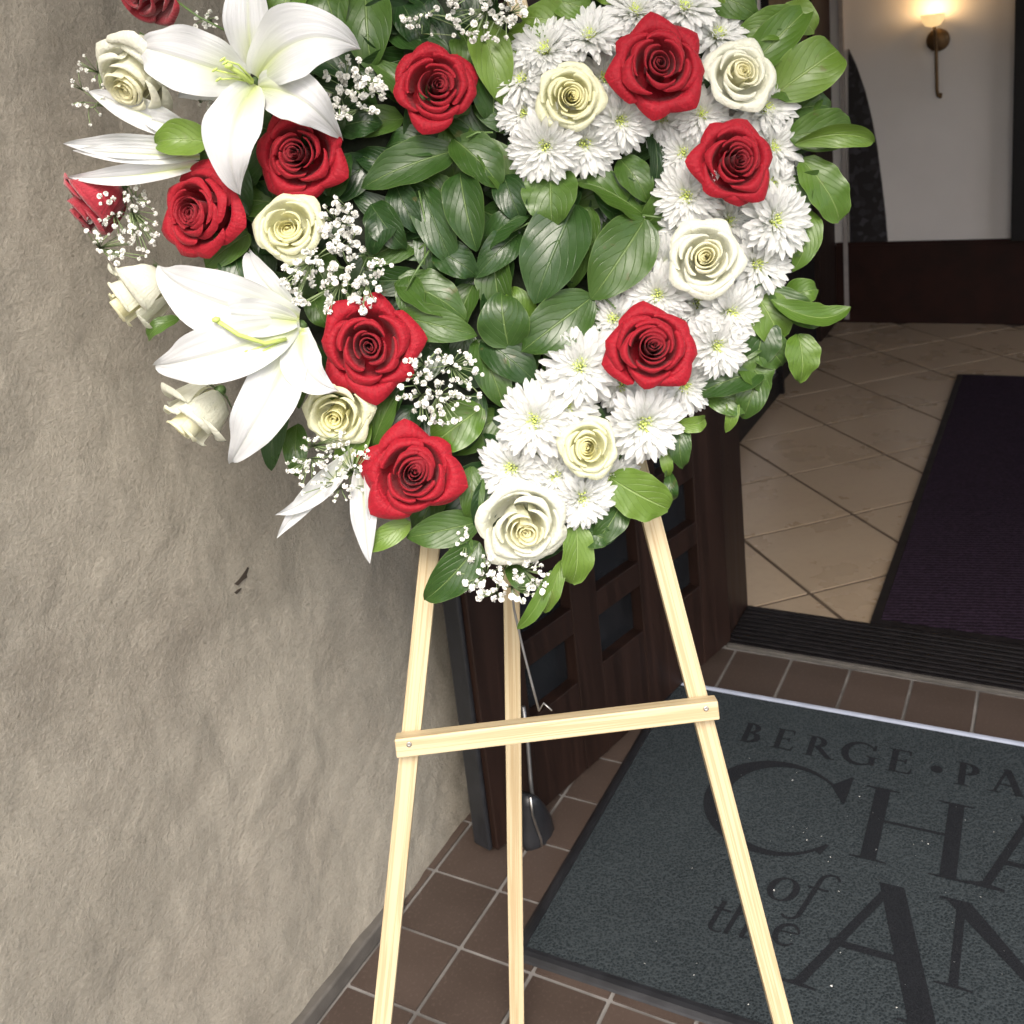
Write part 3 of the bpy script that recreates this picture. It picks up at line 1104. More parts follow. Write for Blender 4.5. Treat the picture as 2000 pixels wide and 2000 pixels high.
def beam(name, p0, p1, wd, dp_, nrm, parent, bevel=0.0018):
    """squared timber from p0 to p1; local Z runs along it"""
    p0, p1 = Vector(p0), Vector(p1)
    zc = (p1 - p0).normalized()
    xc = zc.cross(nrm).normalized()
    yc = zc.cross(xc)
    L = (p1 - p0).length
    b = MB()
    n = 24
    vs, fs = [], []
    for i in range(n + 1):
        for sx, sy in ((-1, -1), (1, -1), (1, 1), (-1, 1)):
            vs.append((sx * wd / 2, sy * dp_ / 2, L * i / n))
    for i in range(n):
        for k_ in range(4):
            fs.append((i * 4 + k_, i * 4 + (k_ + 1) % 4, i * 4 + 4 + (k_ + 1) % 4, i * 4 + 4 + k_))
    fs += [(3, 2, 1, 0), (n * 4, n * 4 + 1, n * 4 + 2, n * 4 + 3)]
    m = mesh(name, vs, fs, smooth=False)
    ob = obj(name, m, M_PINE, parent)
    M_ = Matrix(((xc.x, yc.x, zc.x, p0.x), (xc.y, yc.y, zc.y, p0.y), (xc.z, yc.z, zc.z, p0.z), (0, 0, 0, 1)))
    ob.matrix_local = Matrix.Translation(-Vector(parent.location)) @ M_
    md = ob.modifiers.new("bevel", 'BEVEL')
    md.width = bevel
    md.segments = 2
    md.limit_method = 'ANGLE'
    return ob


def ext(p0, p1, z_):                                    # carry the line p0-p1 on to height z_
    t_ = (z_ - p0.z) / (p1.z - p0.z)
    return p0 + (p1 - p0) * t_


LW = 0.0235
la, lb_ = P(841, 1064, -0.012), P(746, 2000, -0.012)
beam("leg", ext(la, lb_, 0.0), ext(la, lb_, 1.62), LW, 0.022, PN, ez)
ra, rb = P(1273, 1019, -0.012), P(1529, 2000, -0.012)
beam("leg", ext(ra, rb, 0.0), ext(ra, rb, 1.62), LW, 0.022, PN, ez)


def at_y(px, py, y):
    d = ray(px, py)
    return CAM + d * (y / d.y)


b0 = gnd(1010, 2045)
b1 = at_y(999, 1166, 1.345)
beam("leg", ext(b0, b1, 0.0), ext(b0, b1, 1.60), 0.0235, 0.021, Vector((0, -1, 0.1)), ez)
c0, c1 = P(774, 1456, 0.011), P(1401, 1381, 0.011)
cbar = beam("crossbar", c0, c1, 0.0235, 0.021, PN, ez)
for px, py in ((799, 1454), (1379, 1384)):
    s_ = MB()
    ctr = P(px, py, 0.0215)
    Ms = Matrix.Translation(ctr) @ PN.to_track_quat('Z', 'Y').to_matrix().to_4x4()
    s_.lathe([(0.0034, -0.002), (0.0034, 0.0006), (0.0024, 0.0012), (0.0008, 0.0004), (0.0001, 0.0004)], 14, Ms)
    s_.build("screw", M_STEEL, ez, smooth=True)
wm = MB()
wm.tube([P(1000, 1150, 0.03), P(1004, 1190, 0.02), P(1022, 1270, 0.012), P(1040, 1340, 0.008), P(1053, 1388, 0.004)], 0.0016, 6)
wm.tube([P(1053, 1388, 0.004), P(1062, 1373, 0.007), P(1078, 1388, 0.010)], 0.0013, 6)
tag(wm.build("tie_wire", M_WIRE, None, org=P(1050, 1380, 0.0), smooth=True), "thin grey wire from the heart down to a hook on the crossbar", "wire")

# ------------------------------------------------------------------ blades: leaves and petals
PROF = {
    'leaf': lambda v: 2.62 * v ** 0.58 * (1 - v) ** 0.86,
    'round': lambda v: 2.0 * (v * (1 - v)) ** 0.5,
    'long': lambda v: 2.6 * v ** 0.7 * (1 - v) ** 0.7,
    'lily': lambda v: (0.25 + 0.75 * math.sin(math.pi * v ** 0.85)) * (1 - v ** 6) ** 0.75,
}


def blade(base, tip, nrm, wd, kind='leaf', arch=0.0, bow=0.0, curl=0.0, fold=0.12, ruffle=0.0, twist=0.0, nu=8, nv=14, seed=0, org=(0, 0, 0)):
    base, tip, nrm, org = Vector(base), Vector(tip), Vector(nrm).normalized(), Vector(org)
    rn = random.Random(seed)
    ax = tip - base
    side0 = ax.cross(nrm).normalized()
    p1 = base + ax * 0.33 + nrm * arch + side0 * bow
    p2 = base + ax * 0.70 + nrm * arch + side0 * bow
    pf_ = PROF[kind]

    def sp(v):
        q = base * (1 - v) ** 3 + p1 * 3 * v * (1 - v) ** 2 + p2 * 3 * v * v * (1 - v) + tip * v ** 3
        if v > 0.6:
            q = q - nrm * curl * ((v - 0.6) / 0.4) ** 2
        return q
    ph, ph2 = rn.uniform(0, 6), rn.uniform(0, 6)
    fq = rn.uniform(2.2, 3.6)
    vs, uvs, fs = [], [], []
    for j in range(nv + 1):
        v = 0.004 + 0.992 * j / nv
        c = sp(v)
        t_ = (sp(min(1, v + 0.01)) - sp(max(0, v - 0.01))).normalized()
        sd = t_.cross(nrm).normalized()
        if twist:
            sd = Matrix.Rotation(twist * (v - 0.3), 3, t_) @ sd
        n2 = sd.cross(t_)
        hw = wd * 0.5 * pf_(v)
        for i in range(nu + 1):
            u = -1 + 2 * i / nu
            au = abs(u)
            h = fold * 2 * hw * au ** 1.5 + ruffle * wd * math.sin(fq * 6.28 * v + (ph if u > 0 else ph2)) * au ** 2.5
            vs.append(c + sd * (u * hw * (1 - 0.06 * abs(fold) * 4 * au)) + n2 * h - org)
            uvs.append(((u + 1) / 2, v))
    for j in range(nv):
        for i in range(nu):
            a = j * (nu + 1) + i
            fs.append((a, a + 1, a + nu + 2, a + nu + 1))
    return vs, fs, uvs


# ------------------------------------------------------------------ the heart of leaves
HC = D(940, 560, 0.0)
heart = empty("heart_wreath", HC, "heart shaped wreath base of glossy dark green leaves on the easel", "wreath")
outline = [(470, 60), (560, -60), (700, -110), (880, -60), (1000, 20), (1150, -60), (1330, -80), (1450, 20), (1495, 180), (1500, 340), (1460, 500), (1390, 640), (1290, 760), (1180, 880), (1080, 1000), (985, 1060), (900, 1020), (800, 960), (690, 880), (590, 780), (510, 680), (460, 570), (430, 450), (410, 320), (425, 180)]
cx_, cy_ = 940, 480
bm_ = MB()
n = len(outline)
fr_ = [D(cx_ + (a - cx_) * 0.93, cy_ + (b - cy_) * 0.93, 0.028) for a, b in outline]
bk_ = [D(cx_ + (a - cx_) * 0.95, cy_ + (b - cy_) * 0.95, 0.001) for a, b in outline]
bm_.add(fr_ + bk_, [tuple(range(n)), tuple(range(2 * n - 1, n - 1, -1))] + [(i, (i + 1) % n, n + (i + 1) % n, n + i) for i in range(n)])
bm_.build("moss_base", M_MOSS, heart)


def inside(x_, y_, poly):
    c = False
    j = len(poly) - 1
    for i in range(len(poly)):
        if (poly[i][1] > y_) != (poly[j][1] > y_) and x_ < (poly[j][0] - poly[i][0]) * (y_ - poly[i][1]) / (poly[j][1] - poly[i][1]) + poly[i][0]:
            c = not c
        j = i
    return c


_ls = [0]


def leaf(bx, by, tx, ty, wpx, o0=0.05, o1=0.06, m=None, kind='leaf', arch=0.012, bow=0.0, curl=0.006, fold=0.13, tilt=(0, 0), ruffle=0.045, twist=0.0, nu=8, nv=16):
    _ls[0] += 1
    rq = random.Random(_ls[0] * 31)
    nrm = PN + PRT * (tilt[0] + rq.gauss(0, .13)) + PUP * (tilt[1] + rq.gauss(.06, .13))
    twist += rq.gauss(0, .22)
    vs, fs, uvs = blade(D(bx, by, o0), D(tx, ty, o1), nrm, psize(wpx), kind, arch, psize(bow), curl, fold, ruffle, twist, nu, nv, _ls[0], HC)
    return obj("leaf", mesh("leaf", vs, fs, uvs), m or M_LEAF, heart)


rr = random.Random(21)
# the under-layer that fills the heart
cnt = 0
placed = []
while cnt < 185:
    a, b = rr.uniform(380, 1520), rr.uniform(-90, 1070)
    if not inside(a, b, outline):
        continue
    if any((a - p) ** 2 + (b - q_) ** 2 < 44 ** 2 for p, q_ in placed) and rr.random() < 0.97:
        continue
    placed.append((a, b))
    ang = math.atan2(b - 480, a - 940) + rr.gauss(0, 1.1)
    L = rr.uniform(105, 150)
    dx, dy = math.cos(ang) * L / 2, math.sin(ang) * L / 2
    o_ = rr.uniform(0.030, 0.046)
    leaf(a - dx, b - dy, a + dx, b + dy, L * rr.uniform(0.5, 0.62), o_, o_ + rr.uniform(-0.012, 0.016), rr.choice((M_LEAFD, M_LEAFD, M_LEAF)), arch=rr.uniform(0.006, 0.018),
         curl=rr.uniform(0.0, 0.015), fold=rr.uniform(0.06, 0.22), tilt=(rr.gauss(0, 0.3), rr.gauss(0, 0.3)), nu=6, nv=9)
    cnt += 1

LD, LM, LL = M_LEAFD, M_LEAF, M_LEAFL
for args, kw in (
    # middle of the heart
    ((858, 285, 682, 352, 92), dict(m=LM, tilt=(0, .25), fold=.18)),
    ((856, 262, 945, 352, 92), dict(m=LM, fold=.2, tilt=(.2, -.1))),
    ((868, 325, 898, 472, 84), dict(m=LM, fold=.2, o0=.06, o1=.075)),
    ((795, 350, 858, 505, 78), dict(m=LD, tilt=(-.3, .3))),
    ((845, 240, 698, 112, 66), dict(m=LM, fold=.22)),
    ((1040, 320, 1042, 428, 112), dict(m=LM, fold=.12, o0=.055, o1=.07, kind='leaf')),
    ((1218, 408, 1085, 338, 86), dict(m=LM, tilt=(.1, .35), fold=.2)),
    ((1205, 415, 1120, 330, 90), dict(m=LD, o0=.045, o1=.05)),
    ((1086, 385, 1008, 572, 132), dict(m=LD, fold=.14, o0=.06, o1=.075, tilt=(-.1, .1))),
    ((1218, 412, 1116, 565, 122), dict(m=LM, fold=.1, o0=.06, o1=.07, tilt=(.15, .1))),
    ((1112, 390, 1075, 548, 74), dict(m=LM, o0=.05, o1=.055)),
    ((960, 655, 945, 552, 104), dict(m=LM, fold=.12, o0=.06, o1=.065, tilt=(0, -.2))),
    ((1000, 625, 962, 540, 60), dict(m=LL, o0=.05, o1=.055)),
    ((1118, 560, 982, 664, 104), dict(m=LM, fold=.1, o0=.062, o1=.074)),
    ((750, 528, 880, 600, 92), dict(m=LM, fold=.1, tilt=(.2, .2))),
    ((752, 596, 898, 632, 74), dict(m=LM, fold=.1, o0=.06, o1=.07)),
    ((770, 520, 790, 610, 60), dict(m=LM, tilt=(-.2, 0))),
    ((900, 640, 952, 770, 76), dict(m=LM, fold=.14)),
    ((910, 640, 1014, 722, 84), dict(m=LD, tilt=(.1, .3))),
    ((905, 470, 1000, 400, 62), dict(m=LD, tilt=(-.2, .3), o0=.05)),
    ((980, 440, 900, 520, 70), dict(m=LD, tilt=(.3, .3))),
    ((700, 385, 765, 470, 70), dict(m=LD)), ((740, 400, 700, 480, 60), dict(m=LD)),
    ((820, 470, 900, 520, 70), dict(m=LD)), ((745, 345, 790, 440, 60), dict(m=LD)),
    ((950, 330, 985, 420, 66), dict(m=LD)), ((1170, 300, 1225, 380, 66), dict(m=LM)),
    ((1228, 230, 1235, 370, 46), dict(m=LD, tilt=(.3, 0))),
    ((910, 768, 818, 836, 88), dict(m=LL, fold=.08, o0=.062, o1=.07, kind='round')),
    ((905, 740, 880, 850, 50), dict(m=LD)),
    ((700, 850, 755, 730, 58), dict(m=LM)), ((640, 900, 700, 790, 60), dict(m=LL)),
    ((760, 690, 700, 760, 56), dict(m=LD)), ((610, 690, 650, 760, 54), dict(m=LM)),
    # top edge
    ((690, -20, 700, 132, 108), dict(m=LM, fold=.16, tilt=(.1, .2))),
    ((610, -30, 640, 60, 90), dict(m=LM)), ((560, -30, 520, 50, 80), dict(m=LL)),
    ((755, 0, 800, 90, 70), dict(m=LD)), ((735, 62, 850, 110, 80), dict(m=LD, tilt=(0, .3))),
    ((905, 40, 948, 195, 84), dict(m=LL, fold=.16, o0=.06, o1=.07)), ((870, 60, 905, 140, 70), dict(m=LM)),
    ((930, 230, 925, 90, 90), dict(m=LM, fold=.12)),
    ((1085, 60, 985, 30, 84), dict(m=LL, o0=.06)), ((1040, 0, 1125, 25, 62), dict(m=LL, o0=.065)), ((960, 60, 1020, 105, 70), dict(m=LL)),
    ((1330, -20, 1430, 30, 80), dict(m=LM)), ((1290, -30, 1360, 20, 80), dict(m=LL)),
    # right edge
    ((1512, 40, 1390, 62, 70), dict(m=LL, o0=.05, o1=.06, fold=.12)),
    ((1400, 140, 1535, 5, 78), dict(m=LL, o0=.055, fold=.2)),
    ((1460, 180, 1584, 92, 104), dict(m=LL, o0=.06, o1=.065, fold=.12, kind='round')),
    ((1450, 150, 1520, 180, 84), dict(m=LM, o0=.045)),
    ((1490, 250, 1552, 175, 54), dict(m=LM, o0=.04, tilt=(.2, .5))),
    ((1488, 258, 1608, 240, 82), dict(m=LM, o0=.06, kind='round', fold=.12)),
    ((1500, 272, 1652, 272, 48), dict(m=LL, o0=.075, o1=.085, bow=-32, fold=.25, kind='long', tilt=(0, -.5))),
    ((1512, 300, 1588, 415, 84), dict(m=LL, o0=.058, kind='round', fold=.08)),
    ((1498, 330, 1512, 410, 60), dict(m=LM)),
    ((1525, 395, 1498, 512, 56), dict(m=LL, o0=.055, bow=-8)),
    ((1470, 400, 1490, 500, 60), dict(m=LD)),
    ((1452, 545, 1556, 612, 60), dict(m=LM, o0=.06, bow=14)),
    ((1425, 555, 1470, 640, 88), dict(m=LL, o0=.055, kind='round')),
    ((1455, 565, 1600, 590, 52), dict(m=LL, o0=.072, o1=.05, bow=36, kind='long', fold=.25, curl=-.02)),
    ((1505, 630, 1512, 722, 72), dict(m=LL, o0=.06, fold=.1)),
    ((1440, 600, 1420, 690, 80), dict(m=LM, o0=.06)), ((1350, 660, 1445, 640, 70), dict(m=LM)),
    ((1440, 700, 1310, 745, 72), dict(m=LM, o0=.06, tilt=(0, .3), fold=.18)),
    ((1430, 700, 1402, 790, 62), dict(m=LM, o0=.058)), ((1375, 735, 1370, 815, 28), dict(m=LL, kind='long', bow=-10)),
    ((1385, 640, 1400, 720, 70), dict(m=LM)),
    ((1275, 800, 1333, 792, 34), dict(m=LL, o0=.06, kind='round')), ((1285, 800, 1290, 885, 46), dict(m=LM, o0=.055, bow=10)),
    ((1250, 830, 1262, 900, 26), dict(m=LL, kind='long')), ((1262, 890, 1270, 945, 28), dict(m=LM, kind='long')),
    # bottom
    ((1150, 900, 1262, 960, 96), dict(m=LL, kind='round', o0=.062, o1=.068, fold=.06, curl=.0)),
    ((1085, 980, 1082, 1104, 68), dict(m=LL, kind='round', fold=.08, o0=.06)),
    ((1180, 935, 1120, 1028, 62), dict(m=LM, o0=.045)), ((1160, 990, 1100, 1010, 60), dict(m=LD, o0=.04)),
    ((1062, 1055, 1030, 1158, 36), dict(m=LL, kind='long', o0=.06, bow=8)),
    ((1040, 1075, 976, 1188, 32), dict(m=LL, kind='long', o0=.062, bow=-10)),
    ((905, 1022, 800, 1134, 82), dict(m=LM, o0=.06, fold=.16, bow=-6)),
    ((905, 985, 766, 1015, 72), dict(m=LM, o0=.055, fold=.1)),
    ((775, 985, 688, 1040, 46), dict(m=LL, o0=.055, fold=.1)),
    ((890, 880, 888, 985, 52), dict(m=LM, o0=.05)), ((930, 900, 900, 1000, 60), dict(m=LD)),
    ((860, 1000, 880, 1060, 50), dict(m=LM)),
    # more fringe on the right and the top
    ((1470, 20, 1540, 60, 70), dict(m=LL, o0=.045)), ((1440, 110, 1500, 70, 66), dict(m=LM, o0=.045)),
    ((1490, 210, 1570, 200, 66), dict(m=LM, o0=.045)), ((1500, 360, 1560, 330, 60), dict(m=LM, o0=.045)),
    ((1480, 450, 1530, 470, 60), dict(m=LM, o0=.045)), ((1420, 640, 1480, 690, 76), dict(m=LM, o0=.05)),
    ((1400, 680, 1450, 740, 70), dict(m=LM, o0=.052)), ((1330, 740, 1420, 770, 62), dict(m=LM, o0=.048)),
    ((1480, 560, 1545, 545, 56), dict(m=LL, o0=.05)), ((1180, -20, 1120, -5, 60), dict(m=LL, o0=.05)),
    ((1100, 1000, 1150, 1020, 60), dict(m=LM, o0=.045)), ((960, 1060, 1000, 1120, 44), dict(m=LM, o0=.045)),
    # left edge
    ((535, 735, 512, 890, 56), dict(m=LD, o0=.045, bow=8, fold=.2)), ((560, 800, 560, 900, 50), dict(m=LM, o0=.04)),
    ((392, 268, 290, 268, 74), dict(m=LL, o0=.084, o1=.088, tilt=(0, .2), fold=.2)), ((350, 318, 420, 300, 50), dict(m=LM, o0=.05)), ((470, 440, 385, 505, 62), dict(m=LM, o0=.05)),
    ((440, 470, 470, 560, 70), dict(m=LD)), ((340, 600, 275, 640, 34), dict(m=LM, kind='long')),
    ((620, 370, 660, 290, 60), dict(m=LD)), ((460, 350, 500, 250, 80), dict(m=LD)), ((640, 240, 720, 230, 70), dict(m=LD)),
    ((590, 560, 620, 620, 50), dict(m=LM)),
):
    leaf(*args, **kw)
for pts in ([(1045, 400), (1000, 420), (960, 440)], [(870, 350), (850, 420), (790, 470)], [(1122, 548), (1150, 570), (1170, 590)], [(1212, 406), (1240, 410), (1260, 410)], [(812, 470), (780, 520), (760, 560)],
            [(790, 360), (805, 430), (800, 500)], [(880, 260), (900, 250), (930, 250)], [(1450, 560), (1490, 590), (1530, 610)], [(1280, 800), (1262, 840), (1255, 900)], [(330, 0), (372, 30), (430, 60)]):
    tw = MB()
    tw.tube([D(a, b, 0.062) for a, b in pts], 0.0013, 5)
    tw.build("twig", M_STEM, heart, smooth=True)

# ------------------------------------------------------------------ roses


def cr_spline(pts, t_):
    n_ = len(pts) - 1
    s_ = min(max(t_, 0), 0.9999) * n_
    i = int(s_)
    f = s_ - i
    p = [pts[max(0, i - 1)], pts[i], pts[i + 1], pts[min(n_, i + 2)]]
    return [0.5 * ((2 * p[1][k_]) + (-p[0][k_] + p[2][k_]) * f + (2 * p[0][k_] - 5 * p[1][k_] + 4 * p[2][k_] - p[3][k_]) * f * f + (-p[0][k_] + 3 * p[1][k_] - 3 * p[2][k_] + p[3][k_]) * f ** 3) for k_ in (0, 1)]


def rose_variant(seed, m, radii, peak=0.5, flare=1.0):
    rn = random.Random(seed)
    out = []
    n_ = len(radii)
    ph = rn.uniform(0, 6)
    ox_, oy_ = rn.gauss(0, 0.10), rn.gauss(0, 0.10)
    ec = rn.uniform(0.02, 0.24)
    for i, R in enumerate(radii):
        f = min(1.0, R)
        inner = i < 5
        phi = ph + i * 2.39996 + rn.gauss(0, 0.22)
        tx_, ty_ = (rn.gauss(0, 0.05), rn.gauss(0, 0.05)) if R > 0.22 else (0, 0)
        dphi = 2.3 - 1.4 * min(1, R / 0.5) if R < 0.5 else 0.95 - 0.12 * f
        zl = peak * (0.84 + 0.16 * math.sin(math.pi * min(1, R / 0.55))) if R < 0.42 else peak - (peak - 0.02) * ((R - 0.42) / 0.6) ** 1.35
        zl += rn.gauss(0, 0.035)
        R = R * (1 + rn.gauss(0, 0.035) * (1 if R < 0.9 else 0.4))
        fl = f * f * flare
        prof = [(0.04, -0.78), (R * 0.56 + 0.05, -0.60), (R * 0.80 + 0.01, -0.02 - 0.20 * f), (R * 0.90, zl - 0.13), (R * (0.975 + 0.02 * f), zl), (R * (1.03 + 0.09 * fl) + 0.012, zl - 0.015 - 0.07 * fl), (R * (1.05 + 0.09 * fl) + 0.022, zl - 0.06 - 0.11 * fl)]
        nu, nv = (14, 9) if R > 0.3 else (16, 8)
        vs, uvs, at, fs = [], [], [], []
        sk, wv1, wv2 = rn.uniform(-0.25, 0.25), rn.uniform(0, 6), rn.uniform(0, 6)
        for j in range(nv + 1):
            v = j / nv
            for k_ in range(nu + 1):
                u = -1 + 2 * k_ / nu
                au = abs(u)
                r_, z_ = cr_spline(prof, v * (1 - 0.30 * au ** 2.6))
                lip = max(0, (v - 0.5) / 0.5)
                r_ *= 1 + 0.075 * u * (1 - 0.3 * f)
                r_ *= 1 + fl * lip * (0.15 * max(0, 1 - au * 1.5) - 0.05 * au)
                z_ -= fl * lip * 0.10 * au ** 2
                r_ += lip * 0.034 * math.sin(3.1 * u + wv1) * (0.25 + f) + lip * f * 0.016 * math.sin(7 * u + wv2)
                z_ += lip * 0.025 * math.sin(2.3 * u + wv2)
                a = phi + (u + sk * 0.2) * dphi * (0.55 + 0.45 * min(1, v * 1.6))
                px_, py_ = r_ * math.cos(a), r_ * math.sin(a)
                vs.append((px_ + ox_ * (1 - f) * v, py_ * (1 - ec * (1 - f)) + oy_ * (1 - f) * v, z_ + tx_ * px_ + ty_ * py_))
                uvs.append(((u + 1) / 2, v))
                at.append(f)
        for j in range(nv):
            for k_ in range(nu):
                a = j * (nu + 1) + k_
                fs.append((a, a + 1, a + nu + 2, a + nu + 1))
        me = mesh("petal", vs, fs, uvs, attr=at)
        me.materials.append(m)
        out.append(me)
    return out


RAD_FULL = [.04, .07, .10, .13, .165, .20, .24, .28, .32, .37, .42, .47, .52, .58, .63, .69, .74, .80, .86, .90, .93, .96, .98, 1.0, 1.0, 1.0]
RAD_TIGHT = [.05, .085, .12, .155, .19, .23, .27, .31, .35, .40, .45, .50, .55, .60, .65, .70, .75, .79, .82, .85, .87]
RAD_LOOSE = [.05, .09, .13, .17, .22, .27, .33, .40, .46, .54, .60, .66, .71, .76, .82, .87, .91, .94, .97, 1.0, 1.0, 1.0]
RAD_BUD = [.04, .07, .10, .13, .16, .19, .22, .26, .30, .34, .38, .43, .47, .52, .57, .62, .67, .72, .77, .82, .86, .90, .94, .97, 1.0, 1.0, 1.0]
RED_V = [rose_variant(s_, M_RED, *q_) for s_, q_ in ((1, (RAD_FULL, 0.42, 1.15)), (22, (RAD_LOOSE, 0.46, 1.3)), (33, (RAD_BUD, 0.50, 1.2)), (4, (RAD_FULL, 0.36, 1.4)), (25, (RAD_LOOSE, 0.40, 1.0)), (36, (RAD_BUD, 0.44, 1.4)))]
RAD_SIDE = [.06, .11, .17, .24, .32, .41, .51, .61, .70, .78, .84, .88, .90]
RED_S = [rose_variant(11, M_REDP, RAD_SIDE, 0.60, 0.7)]
CRM_V = [rose_variant(s_, M_CREAM, q_, 0.44, 0.75) for s_, q_ in ((5, RAD_FULL), (6, RAD_BUD), (7, RAD_LOOSE))]
IVO_V = [rose_variant(s_, M_IVORY, RAD_FULL, 0.46, 0.8) for s_ in (8, 9)]
IVO_S = [rose_variant(12, M_IVORY, RAD_TIGHT, 0.66, 1.5), rose_variant(13, M_IVORY, RAD_SIDE, 0.68, 0.9)]
cx = MB()
cx.lathe([(0.001, -0.98), (0.09, -0.95), (0.15, -0.86), (0.17, -0.76), (0.12, -0.70)], 14)
for k_ in range(5):
    a = k_ * 2 * math.pi / 5
    vs, fs, _ = blade((0.13 * math.cos(a), 0.13 * math.sin(a), -0.80), (0.62 * math.cos(a), 0.62 * math.sin(a), -0.62), (0, 0, -1), 0.2, 'long', 0.06, 0, -0.1, 0.05, 0.0, 0, 4, 6, k_)
    cx.add(vs, fs)
CALYX = mesh("calyx", cx.v, cx.f)
CALYX.materials.append(M_CALYX)
sm = MB()
sm.tube([(0, 0, -0.97), (0.02, 0, -1.4), (0.0, 0.05, -1.9)], 0.06, 8)
STEM = mesh("stem", sm.v, sm.f)
STEM.materials.append(M_STEM)


ROSES = []


def orient(facing, spin):
    z_ = (PN * facing[2] + PRT * facing[0] + PUP * facing[1]).normalized()
    y_ = PUP - z_ * PUP.dot(z_)
    if y_.length < 1e-3:
        y_ = PRT.copy()
    y_.normalize()
    x_ = y_.cross(z_)
    M_ = Matrix(((x_.x, y_.x, z_.x), (x_.y, y_.y, z_.y), (x_.z, y_.z, z_.z))).to_4x4()
    return M_ @ Matrix.Rotation(spin, 4, 'Z')


def rose(name, px, py, rpx, var, facing, spin, off, label, stem=False, squash=(1, 1, 1)):
    r_ = empty(name, D(px, py, off), label, "rose", "red roses in the heart" if name == "red_rose" else "white roses in the heart")
    s_ = psize(rpx) * 0.82
    r_.matrix_world = Matrix.Translation(D(px, py, off)) @ orient(facing, spin) @ Matrix.Diagonal((s_ * squash[0], s_ * squash[1], s_ * squash[2], 1))
    ROSES.append((px, py, rpx))
    for me in var:
        obj("petal", me, None, r_)
    obj("calyx", CALYX, None, r_)
    if stem:
        obj("stem", STEM, None, r_)
    return r_


red = lambda *a, **k_: rose("red_rose", *a, **k_)
wht = lambda *a, **k_: rose("white_rose", *a, **k_)
red(280, -34, 100, RED_S[0], (-.55, -.55, .62), .4, .05, "dark red rose cut off by the top edge above the upper lily", stem=False)
red(820, 164, 80, RED_V[4], (.05, .02, 1), .3, .085, "red rose nearest the top centre beside a leaf of bright green")
red(1243, 126, 87, RED_V[1], (.02, .05, 1), 2.0, .112, "largest red rose at the top of the white chrysanthemum half")
red(1384, 306, 76, RED_V[0], (.08, 0, 1), 1.3, .112, "red rose among chrysanthemums nearest the right edge of the heart")
red(566, 291, 84, RED_V[0], (-.05, -.1, 1), 4.0, .085, "red rose under the upper lily's lower right petal")
red(377, 398, 88, RED_V[2], (-.42, .05, .9), 1.2, .08, "red rose turned to the left below the upper lily's drooping petal", squash=(1, 1.05, 1))
red(180, 384, 94, RED_S[0], (-.62, -.45, .25), 2.0, .045, "dusky red rose seen from the side at the far left against the wall")
red(698, 654, 94, RED_V[1], (.03, .02, 1), 5.1, .09, "big red rose to the right of the lower lily")
red(1226, 658, 82, RED_V[2], (-.02, .06, 1), 3.2, .112, "red rose among chrysanthemums in the lower right of the heart")
red(778, 896, 90, RED_V[5], (.02, .03, 1), .9, .09, "lowest red rose near the left leg of the easel")
wht(262, 138, 102, IVO_S[0], (-.42, -.62, .60), .3, .07, "white rose hanging left behind the upper lily's left petal", squash=(1, 1, 1.0))
wht(545, 428, 70, CRM_V[0], (0, .02, 1), .2, .085, "greenish cream rose in full bloom left of centre")
wht(1076, 184, 66, CRM_V[1], (-.05, -.15, 1), 1.5, .10, "yellowish cream rose at the inner tip of the chrysanthemum band")
wht(1396, 142, 70, IVO_V[0], (.12, .10, 1), 2.5, .10, "white rose right beside the largest red rose")
wht(1330, 488, 76, IVO_V[1], (-.05, .08, 1), .6, .10, "large white rose on the right between two red roses")
wht(636, 780, 70, CRM_V[2], (-.10, -.22, 1), 3.3, .08, "cream rose tucked under the bent petal of the lower lily")
wht(1112, 845, 60, CRM_V[0], (-.02, .05, 1), 4.4, .10, "small cream rose between chrysanthemums near the heart's point")
wht(988, 990, 92, IVO_V[0], (.05, -.28, 1), 5.4, .09, "big white rose at the bottom point of the heart")
wht(262, 553, 94, IVO_S[1], (-.72, -.40, .30), 1.0, .055, "white rose seen from the side left of the lower lily")
wht(372, 778, 90, IVO_S[1], (-.60, -.52, .38), 2.3, .06, "pale cream rose hanging below the lower lily's left petals")

# ------------------------------------------------------------------ lilies


